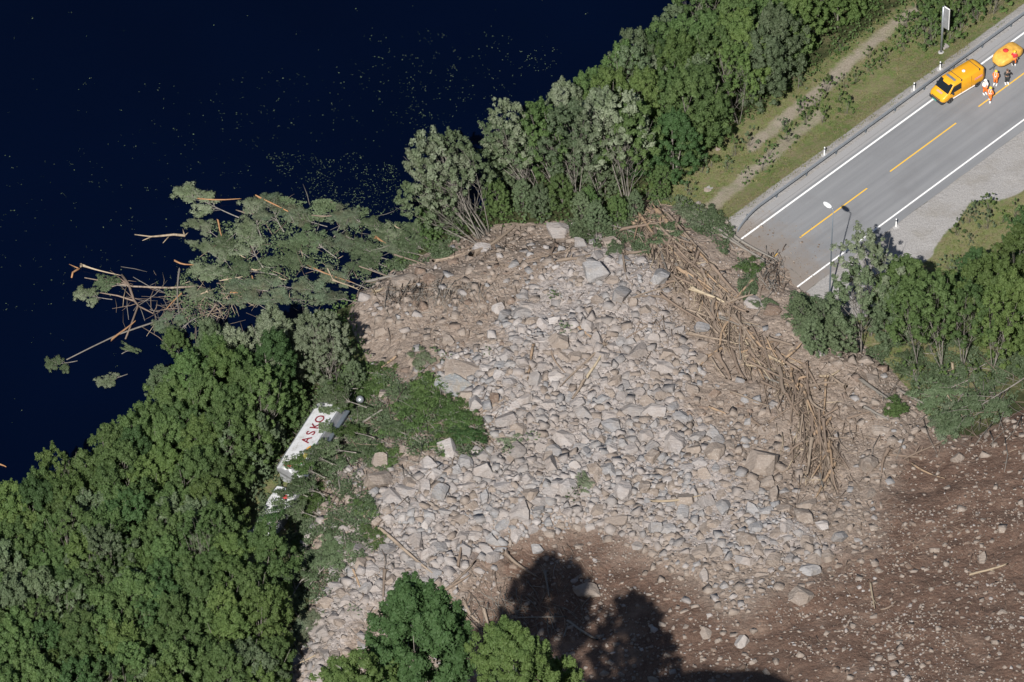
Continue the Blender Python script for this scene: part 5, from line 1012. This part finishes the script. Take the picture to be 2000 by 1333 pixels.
for s in (1, -1):
    plate('side_window', [(.35, s*.955, 1.15), (1.72, s*.95, 1.15), (1.22, s*.885, 1.78), (.35, s*.89, 1.78)], M['glass'], van)
    MB().box((1.45, s*1.05, 1.18), (.14, .2, .22)).build('mirror', M['plastic_dark'], van, False, .03)
    MB().lathe([(.02, -.06), (.15, -.04), (.14, .04), (.02, .06)], 10, (2.44, s*.66, .80), Matrix.Rotation(1.3, 3, 'Y')).build('headlight', M['lamp_glass'], van, True)
    MB().box((-.05, s*.955, .42), (2.7, .05, .10)).build('side_strip', M['white'], van)
    plate('decal', [(-2.3, s*.972, 1.1), (-1.35, s*.972, 1.1), (-1.35, s*.965, 1.32), (-2.3, s*.965, 1.32)], M['pink_decal'], van, .012)
    for xs_ in (.28, -1.0, -2.5): plate('door_seam', [(xs_, s*.962, .5), (xs_+.018, s*.962, .5), (xs_+.018, s*.90, 1.80), (xs_, s*.90, 1.80)], M['plastic_dark'], van, .012)
    for x in (1.62, -1.78): wheel(van, x, s*.84)
plate('bonnet_decal', [(2.08, -.35, 1.165), (2.08, .35, 1.165), (2.26, .35, 1.10), (2.26, -.35, 1.10)][::-1], M['pink_decal'], van, .012)
mb = MB().box((2.58, 0, .45), (.22, 1.62, .30)).box((2.42, .8, .45), (.4, .16, .28)).box((2.42, -.8, .45), (.4, .16, .28)).box((2.55, 0, .70), (.14, 1.1, .14)); mb.build('front_bumper', M['plastic_dark'], van, False, .05)
MB().box((-2.7, 0, .45), (.16, 1.7, .26)).build('rear_bumper', M['plastic_dark'], van, False, .04)
MB().box((2.70, -.1, .42), (.02, .52, .12)).build('number_plate', M['plate'], van)
MB().lathe([(.16, 1.97), (.16, 2.06), (.10, 2.09)], 16, (-.75, .05, 0)).build('roof_vent', M['white'], van, True)
MB().box((.78, 0, 2.08), (.24, 1.15, .12)).build('light_bar', M['steel'], van, False, .03)
for x in (.25, -2.0):
    mb = MB().tube([(x, -.92, 2.12), (x, .92, 2.12)], .024, 8)
    for s in (1, -1): mb.box((x, s*.86, 2.03), (.08, .08, .20))
    mb.build('roof_bar', M['plastic_dark'], van)
MB().tube([(1.0, -.84, 2.03), (-2.2, -.84, 2.03)], .02, 6).build('roof_rail', M['plastic_dark'], van)
# ------------------------------------------------------------------ yellow trailer
tc_ = G(1966, 121); trl = empty('trailer', Vector((tc_.x, tc_.y, .005)), math.atan2(-RV[1], -RV[0])-.04); tag(trl, 'yellow rounded trailer parked behind the van, partly hidden by the person in red', 'trailer')
loft_body('body', [(-1.5, 1.05, .55), (-1.38, 1.2, .74), (-.9, 1.3, .84), (.5, 1.3, .84), (1.05, 1.15, .76), (1.35, .95, .60), (1.48, .8, .42)], M['tarp_yellow'], trl, .5)
for s in (1, -1): wheel(trl, -.2, s*.86, .30, .18); MB().box((-.2, s*.86, .66), (.85, .24, .05)).build('mudguard', M['plastic_dark'], trl, False, .02)
MB().tube([(1.2, 0, .5), (2.35, 0, .46)], .05, 8).build('drawbar', M['dark_steel'], trl); MB().tube([(1.75, 0, .05), (1.75, 0, .75)], .04, 8).build('support_leg', M['dark_steel'], trl)
MB().lathe([(.05, 1.28), (.24, 1.30), (.27, 1.38), (.18, 1.45), (.05, 1.46)], 12, (.1, -.1, 0)).build('hose_reel', M['red'], trl, True)
# ------------------------------------------------------------------ people
def cloth(name, col): return simple(name, col, .8, 0, .1, 12)
M['skin'] = simple('skin', (.50, .30, .21), .6, 0, .05, 8); M['hv_orange'] = cloth('orange_workwear', (.85, .20, .03)); M['hv_white'] = cloth('white_reflective_fabric', (.82, .80, .78)); M['hv_red'] = cloth('red_shirt_fabric', (.60, .03, .04)); M['dark_cloth'] = cloth('black_clothing', (.03, .035, .035)); M['navy'] = cloth('navy_cloth', (.04, .045, .06))
M['yellow_h'] = simple('yellow_helmet', (.75, .50, .03), .35); M['white_h'] = simple('white_helmet', (.8, .8, .8), .35); M['hair'] = cloth('brown_hair', (.10, .06, .035)); M['boot'] = cloth('dark_boots', (.03, .025, .022))
def skin(name, V_, E_, R_, mat, parent, sub=1):
    me = bpy.data.meshes.new(name); me.from_pydata(V_, E_, []); o = bpy.data.objects.new(name, me); COL.objects.link(o)
    o.modifiers.new('skin', 'SKIN'); sk = me.skin_vertices[0].data
    for i, r in enumerate(R_): sk[i].radius = (r, r); sk[i].use_root = (i == 0)
    m_ = o.modifiers.new('sub', 'SUBSURF'); m_.levels = sub; m_.render_levels = sub
    dg = bpy.context.evaluated_depsgraph_get(); ne = bpy.data.meshes.new_from_object(o.evaluated_get(dg)); bpy.data.objects.remove(o); bpy.data.meshes.remove(me)
    ne.materials.clear(); ne.materials.append(mat); ne.polygons.foreach_set('use_smooth', [True]*len(ne.polygons)); ne.name = name
    return link(name, ne, parent)
POSE = {'down': [((.27, .02, 1.18), (.29, -.05, .93)), ((-.27, .02, 1.18), (-.29, -.05, .93))], 'hips': [((.36, .06, 1.22), (.20, -.02, 1.02)), ((-.36, .06, 1.22), (-.20, -.02, 1.02))],
        'front': [((.28, -.02, 1.20), (.10, -.24, 1.16)), ((-.28, -.02, 1.20), (-.08, -.24, 1.12))], 'camera': [((.32, -.12, 1.32), (.12, -.26, 1.60)), ((-.32, -.12, 1.32), (-.12, -.26, 1.60))], 'point': [((.27, .02, 1.18), (.29, -.05, .93)), ((-.28, -.06, 1.24), (-.20, -.30, 1.25))]}
def person(px, py, yaw, pose, top, legs, head, lab, stride=.0, bands=True, cuffs=True, sleeves=True, hs=1.0):
    b = G(px, py); t = empty('person', Vector((b.x, b.y, .006)), yaw); tag(t, lab, 'person'); t.scale = (hs, hs, hs)
    (el, wl), (er, wr) = POSE[pose]; st = stride
    V_ = [(0, 0, .98), (0, 0, 1.18), (0, .01, 1.40), (0, 0, 1.53), (0, -.015, 1.62), (0, -.02, 1.73), (.19, .01, 1.43), el, wl, (-.19, .01, 1.43), er, wr, (.10, 0, .90), (.115, -.03-st, .50), (.125, .01-st*1.4, .10), (.135, -.16-st*1.4, .045), (-.10, 0, .90), (-.115, -.03+st, .50), (-.125, .01+st*1.4, .10), (-.135, -.16+st*1.4, .045)]
    E_ = [(0, 1), (1, 2), (2, 3), (3, 4), (4, 5), (2, 6), (6, 7), (7, 8), (2, 9), (9, 10), (10, 11), (0, 12), (12, 13), (13, 14), (14, 15), (0, 16), (16, 17), (17, 18), (18, 19)]
    R_ = [.125, .125, .145, .055, .088, .082, .06, .042, .03, .06, .042, .03, .09, .06, .042, .035, .09, .06, .042, .035]
    for w, e in ((8, 7), (11, 10)):                                # a palm with four fingers and a thumb on each wrist
        W = Vector(V_[w]); d = (W-Vector(V_[e])).normalized(); sd_ = d.cross(Vector((0, 0, 1))); sd_ = sd_.normalized() if sd_.length > .2 else Vector((1, 0, 0)); dn = d.cross(sd_)
        p = W+d*.06; ip = len(V_); V_.append(tuple(p)); E_.append((w, ip)); R_.append(.03)
        for q, ln in ((-.027, .070), (-.009, .082), (.009, .078), (.027, .062)):
            a_ = p+d*.04+sd_*q; e1 = a_+d*ln*.55+dn*.008; e2 = e1+d*ln*.45+dn*.024; j = len(V_); V_ += [tuple(a_), tuple(e1), tuple(e2)]; E_ += [(ip, j), (j, j+1), (j+1, j+2)]; R_ += [.010, .009, .008]
        a_ = W+d*.03+sd_*-.035; e1 = a_+d*.045-sd_*.02; j = len(V_); V_ += [tuple(a_), tuple(e1)]; E_ += [(ip, j), (j, j+1)]; R_ += [.011, .009]
    body = skin('body', V_, E_, R_, M['skin'], t)
    jv = [(0, 0, .96), (0, 0, 1.18), (0, .01, 1.40), (0, .01, 1.49), (.20, .01, 1.43), el, tuple(Vector(el).lerp(Vector(wl), .9 if sleeves else .1)), (-.20, .01, 1.43), er, tuple(Vector(er).lerp(Vector(wr), .9 if sleeves else .1))]
    skin('jacket' if sleeves else 'shirt', jv, [(0, 1), (1, 2), (2, 3), (2, 4), (4, 5), (5, 6), (2, 7), (7, 8), (8, 9)], [.165, .165, .185, .09, .085, .068, .055, .085, .068, .055], M[top], t)
    lv = [(0, 0, .98), (.105, 0, .88), V_[13], tuple(Vector(V_[13]).lerp(Vector(V_[14]), .5)), (-.105, 0, .88), V_[17], tuple(Vector(V_[17]).lerp(Vector(V_[18]), .5))]
    skin('trousers', lv, [(0, 1), (1, 2), (2, 3), (0, 4), (4, 5), (5, 6)], [.155, .12, .09, .078, .12, .09, .078], M[legs], t)
    for k in (14, 18):
        a_ = Vector(V_[k]); kn = Vector(V_[k-1]); MB().tube([a_.lerp(kn, .55), a_.lerp(kn, .38)], .082, 10).build('trouser_leg', M['navy'], t, True)
        MB().tube([a_.lerp(kn, .38), a_.lerp(kn, .02)], [.088, .098], 10).build('trouser_cuff', M['hv_white' if cuffs else 'navy'], t, True)
        MB().tube([a_+Vector((0, .07, -.05)), a_+Vector((0, -.04, -.045)), a_+Vector((.01, -.2, -.06))], [.055, .065, .045], 8).build('boot', M['hv_white' if cuffs else 'boot'], t, True)
    hx = Vector((0, -.02, 1.70))
    if head == 'hair': MB().lathe([(.02, .125), (.07, .108), (.098, .05), (.102, -.02), (.09, -.06)][::-1], 12, hx+Vector((0, .02, .03))).build('hair', M['hair'], t, True)
    else:
        MB().lathe([(.16, .02), (.155, .04), (.125, .045), (.12, .10), (.09, .15), (.04, .172), (.005, .176)], 14, hx).build('helmet', M[head], t, True)
    mb = MB()
    for s in (1, -1): mb.lathe([(.004, -.012), (.012, 0), (.004, .012)], 6, hx+Vector((s*.033, -.082, -.005))); 
    mb.box(hx+Vector((0, -.10, -.04)), (.022, .03, .04)).box(hx+Vector((0, -.088, -.078)), (.045, .01, .01)); mb.build('face', M['skin'], t)
    for s in (1, -1): MB().box(hx+Vector((s*.088, .0, -.03)), (.015, .035, .055)).build('ear', M['skin'], t)
    if bands:
        MB().tube([(0, 0, 1.10), (0, 0, 1.17)], .178, 14).build('reflective_band', M['hv_white'], t, True)
        for s in (1, -1): MB().tube([(s*.09, -.165, 1.14), (s*.09, -.185, 1.38), (s*.10, -.06, 1.545), (s*.10, .12, 1.48), (s*.09, .18, 1.36), (s*.09, .165, 1.14)], .028, 6).build('reflective_brace', M['hv_white'], t, True)
    return t
person(1923, 185, .5, 'front', 'hv_white', 'hv_orange', 'white_h', 'person in a white and orange work jacket and white helmet, nearest the van', 0, False)
person(1944, 167, -.4, 'front', 'hv_orange', 'hv_orange', 'yellow_h', 'person in orange workwear with white bands and yellow helmet, arms folded behind the van', 0)
person(1933, 200, 2.6, 'hips', 'hv_orange', 'hv_orange', 'yellow_h', 'person in orange workwear striding by the yellow centre line', .12)
person(1966, 165, .2, 'camera', 'dark_cloth', 'dark_cloth', 'hair', 'bareheaded person in black clothes holding both hands up to the face', 0, False)
person(1980, 129, 2.9, 'down', 'hv_red', 'hv_orange', 'yellow_h', 'person in a red shirt and orange trousers leaning at the yellow trailer', 0, False, True, False)

# ------------------------------------------------------------------ tipped truck and its trailer
def mat_dirty_white():
    m, nt, bs = new_mat('scratched_white_panel'); P = nd(nt, 'ShaderNodeTexCoord').outputs['Object']
    c = mixc(nt, ramp(nt, noise(nt, 1.1, 6, .7, P), .50, .72), (.56, .57, .585), (.32, .30, .27)); c = mixc(nt, ramp(nt, noise(nt, 5, 6, .8, P), .60, .70), c, (.16, .17, .10))
    mp = nd(nt, 'ShaderNodeMapping'); nt.links.new(P, mp.inputs[0]); mp.inputs['Scale'].default_value = (.4, 5, 1); c = mixc(nt, math_n(nt, 'MULTIPLY', ramp(nt, noise(nt, 1.5, 5, .7, mp.outputs[0]), .58, .64), .6), c, (.30, .28, .25))
    nt.links.new(c, bs.inputs['Base Color']); bs.inputs['Roughness'].default_value = .55; return m
def tipped(name, TL, TR, BL, lab, cat):
    TL, TR, BL = Vector(TL), Vector(TR), Vector(BL); e1 = (BL-TL).normalized(); e2 = TR-TL; wd = e2.length; e2 = (e2-e1*e2.dot(e1)).normalized(); e3 = e1.cross(e2)
    if e3.z < 0: e3 = -e3
    t = empty(name, TL); t.matrix_world = Matrix(((e1.x, e2.x, e3.x, TL.x), (e1.y, e2.y, e3.y, TL.y), (e1.z, e2.z, e3.z, TL.z), (0, 0, 0, 1))); tag(t, lab, cat); return t, (BL-TL).length, wd
def crushed_box(L_, W_, D_, parent, seed, amp=.05):
    bm = bmesh.new(); bmesh.ops.create_cube(bm, size=1, matrix=Matrix.Translation((L_/2, W_/2, -D_/2)) @ Matrix.Diagonal((L_, W_, D_, 1)))
    bmesh.ops.subdivide_edges(bm, edges=bm.edges[:], cuts=11, use_grid_fill=True); r = random.Random(seed)
    P = np.array([v.co[:] for v in bm.verts]); n1 = fbm(P[:, 0]+seed*7, P[:, 1]+P[:, 2]*1.3, 1.6, 3, seed); n2 = fbm(P[:, 0]-seed, P[:, 2]*2+P[:, 1], .8, 2, seed+3)
    for v, a_, b_ in zip(bm.verts, n1, n2):
        e = sst(np.array(v.co.x/L_), .72, 1.0)                                   # the far end took the blow
        v.co.z += float(a_*amp*(.6+5*e)-.30*max(0, float(b_))*e); v.co.y += float(b_*amp*(.6+4*e)); v.co.x += float(a_*.6*e)
    me = bpy.data.meshes.new('box_body'); bm.to_mesh(me); bm.free(); me.materials.append(M['truck_white']); me.materials.append(M['grey_panel'])
    me.polygons.foreach_set('material_index', [int(p.normal.z < .55) for p in me.polygons]); me.update(); return link('box_body', me, parent)
zt = H(at_z(600, 850, -.5)[0], at_z(600, 850, -.5)[1])
tk, TLn, TW = tipped('truck', at_z(622, 785, zt+1.75), at_z(672, 785, zt+2.45), at_z(540, 912, zt+1.75), 'white box truck tipped on its side under branches, red lettering on the upturned side', 'truck')
M['truck_white'] = mat_dirty_white(); M['letter_red'] = simple('dark_red_lettering', (.20, .018, .03), .5, 0, .15, 4)
crushed_box(TLn, TW, 2.5, tk, 3, .07)
MB().box((TLn/2, TW+.02, -1.25), (TLn-.1, .06, 2.42)).build('underside', M['grey_panel'], tk)
for (y0, y1) in ((.0, .07), (TW-.09, TW)): MB().box((TLn/2, (y0+y1)/2, .012), (TLn, y1-y0, .03)).build('side_rail', M['steel'], tk)
mb = MB().box((TLn*.5, TW+.25, -.8), (TLn*1.0, .35, .12)).box((TLn*.5, TW+.25, -1.7), (TLn*1.0, .35, .12)); mb.build('chassis_rail', M['dark_steel'], tk)
tkp = Vector(at_z(703, 781, zt+1.3)); tkl = tk.matrix_world.inverted() @ tkp
MB().lathe([(.02, -.36), (.2, -.31), (.33, -.15), (.36, 0), (.33, .15), (.2, .31), (.02, .36)], 16, tkl).build('fuel_tank', M['steel'], tk, True)
pl_ = tk.matrix_world.inverted() @ Vector(at_z(664, 777, zt+1.2)); plate('torn_panel', [pl_+Vector(q) for q in ((-.5, -.7, 0), (.3, -.6, .2), (.35, .5, .1), (-.3, .6, 0))], M['white'], tk)
def letters(txt, x0, pitch, y, size, parent, mat):
    for i, ch_ in enumerate(txt):
        cu = bpy.data.curves.new('letter', 'FONT'); cu.body = ch_; cu.size = size; cu.extrude = .02; cu.align_x = 'CENTER'; cu.offset = .004
        o = bpy.data.objects.new('letter', cu); COL.objects.link(o); dg = bpy.context.evaluated_depsgraph_get(); me = bpy.data.meshes.new_from_object(o.evaluated_get(dg)); bpy.data.objects.remove(o); bpy.data.curves.remove(cu)
        me.materials.append(mat); q = link('letter', me, parent); q.matrix_local = Matrix(((-1, 0, 0, x0-pitch*i), (0, -1, 0, y), (0, 0, 1, .05), (0, 0, 0, 1)))
letters('ASKO', TLn*.58, TLn*.108, TW*.66, 1.22, tk, M['letter_red'])
for (x, y, rx, ry, c, nm_) in ((.72, .80, .55, .24, (.62, .33, .09), 'orange_print'), (.80, .84, .5, .25, (.42, .36, .10), 'olive_print'), (.87, .80, .45, .22, (.45, .30, .16), 'tan_print'), (.93, .78, .3, .25, (.08, .30, .10), 'green_print'), (.66, .90, .4, .12, (.10, .32, .14), 'green_print'), (.97, .42, .12, .5, (.50, .05, .06), 'red_print'), (.99, .3, .06, .3, (.05, .35, .15), 'green_print')):
    m_ = simple(nm_, c, .5, 0, .3, 3); mb = MB(); v = [(TLn*x+math.cos(k*.524)*rx*(1+.15*math.sin(k*2.3)), TW*y+math.sin(k*.524)*ry*(1+.15*math.cos(k*1.7)), .022) for k in range(12)]
    mb.add(v+[(a_, b_, -.02) for a_, b_, _ in v], [tuple(range(12))]+[(k, k+12, (k+1) % 12+12, (k+1) % 12) for k in range(12)]); mb.build(nm_, m_, tk)
t2, L2, W2 = tipped('truck_trailer', at_z(541, 950, zt+1.5), at_z(588, 946, zt+1.9), at_z(486, 1038, zt+1.2), 'white lower end of the wreck, mostly buried under leaves, partly in shade', 'trailer')
crushed_box(L2, W2, 2.0, t2, 8, .22); MB().box((L2/2, W2+.02, -1.0), (L2-.1, .06, 1.9)).build('underside', M['grey_panel'], t2)
for (x, y, rx, ry, c, nm_) in ((.62, .78, .5, .24, (.62, .36, .10), 'orange_print'), (.12, .3, .35, .2, (.5, .05, .06), 'red_print'), (.18, .62, .25, .25, (.45, .06, .06), 'red_print'), (.4, .25, .2, .15, (.5, .08, .06), 'red_print')):
    m_ = simple(nm_, c, .5, 0, .3, 3); v = [(L2*x+math.cos(k*.524)*rx*(1+.2*math.sin(k*2.3)), W2*y+math.sin(k*.524)*ry, .015) for k in range(12)]
    MB().add(v+[(a_, b_, -.02) for a_, b_, _ in v], [tuple(range(12))]+[(k, k+12, (k+1) % 12+12, (k+1) % 12) for k in range(12)]).build(nm_, m_, t2)

# ------------------------------------------------------------------ loose torn foliage and brush, too fine to count
def brush(name, polys, mat, label, water, seed, size=.10, zfix=None):
    r = np.random.default_rng(seed); Ps = []
    for poly, n, hgt in polys:
        xs, ys = np.array(poly, float).T; x = r.uniform(xs.min(), xs.max(), n*4); y = r.uniform(ys.min(), ys.max(), n*4)
        k = (sd_poly(x, y, poly)+14*fbm(x, y, 40, 3, seed) > 0) & (fbm(x, y*1.4, 26, 3, seed+5) > r.uniform(-.25, .3, len(x))); x, y = x[k][:n], y[k][:n]
        z = np.zeros(len(x))
        for _ in range(6):
            D = FPX*_f[None]+np.stack([x-1000, np.zeros(len(x)), np.zeros(len(x))], -1)-(y-666.5)[:, None]*_u[None]; W = CAM[None]+D*((z-CAM[2])/D[:, 2])[:, None]
            z = np.full(len(x), zfix) if zfix is not None else np.full(len(x), WATER) if water else np.maximum(height(W[:, 0], W[:, 1]), WATER)
        W[:, 2] = z+.04+hgt*r.random(len(x))**1.5*(.4+.6*vnoise(x/18, y/14, seed+9)); Ps.append(W)
    P = np.concatenate(Ps); N = np.array([[0, 0, .9]])+r.normal(size=P.shape)*.5; N /= np.linalg.norm(N, axis=1)[:, None]
    V, F = leaves(P, N, size, r); tag(link(name, np_mesh(name, V, F, [M[mat]])), label, 'foliage', kind='stuff')
brush('torn_foliage', [(GP, 17000, .8), ([(560, 930), (680, 900), (740, 1000), (720, 1080), (620, 1180), (560, 1200)], 11000, .7), ([(1840, 730), (2000, 690), (2010, 770), (1880, 850), (1840, 820)], 4500, .4), ([(1540, 560), (1600, 590), (1680, 690), (1600, 690), (1550, 640)], 5000, .5),
                       ([(1260, 380), (1340, 390), (1430, 450), (1420, 500), (1340, 430), (1250, 430)], 5000, .5), ([(1100, 430), (1240, 420), (1270, 500), (1150, 490)], 5000, .5), ([(740, 470), (900, 450), (900, 490), (760, 530)], 5000, .6), ([(1440, 490), (1480, 530), (1470, 600), (1440, 570)], 1600, .4), ([(1380, 560), (1420, 600), (1380, 640)], 0, .2), ([(490, 1000), (520, 900), (600, 800), (630, 770), (660, 775), (600, 840), (560, 920), (540, 1000), (500, 1060)], 9000, .9), ([(1690, 690), (1790, 770), (1850, 810), (2030, 740), (2030, 640), (1750, 640)], 14000, .6)],
      'leaf_dull', 'torn leaves and crushed brush spread over the slide edges', False, 61)
brush('raft_foliage', [([(360, 430), (480, 440), (560, 400), (740, 420), (830, 470), (790, 520), (680, 580), (600, 600), (440, 600), (350, 570), (400, 500)], 7000, .25), ([(500, 385), (700, 405), (760, 440), (640, 440), (560, 420)], 4000, .1), ([(300, 560), (480, 440), (540, 520), (480, 610), (380, 640)], 3500, .3)], 'leaf_dull', 'wilting leaves matted together in the floating branch raft', True, 63, .09)
brush('leaf_litter', [([(590, 822), (612, 790), (620, 795), (600, 825)], 160, .08), ([(545, 905), (590, 890), (620, 870), (600, 905), (560, 925)], 500, .2), ([(625, 800), (668, 800), (650, 850), (622, 850)], 1400, .5), ([(490, 1030), (530, 960), (585, 950), (570, 990), (530, 1035)], 1300, .4)], 'leaf_dull', 'torn leaves stuck on the white wreck', False, 66, .085, zt+2.2)
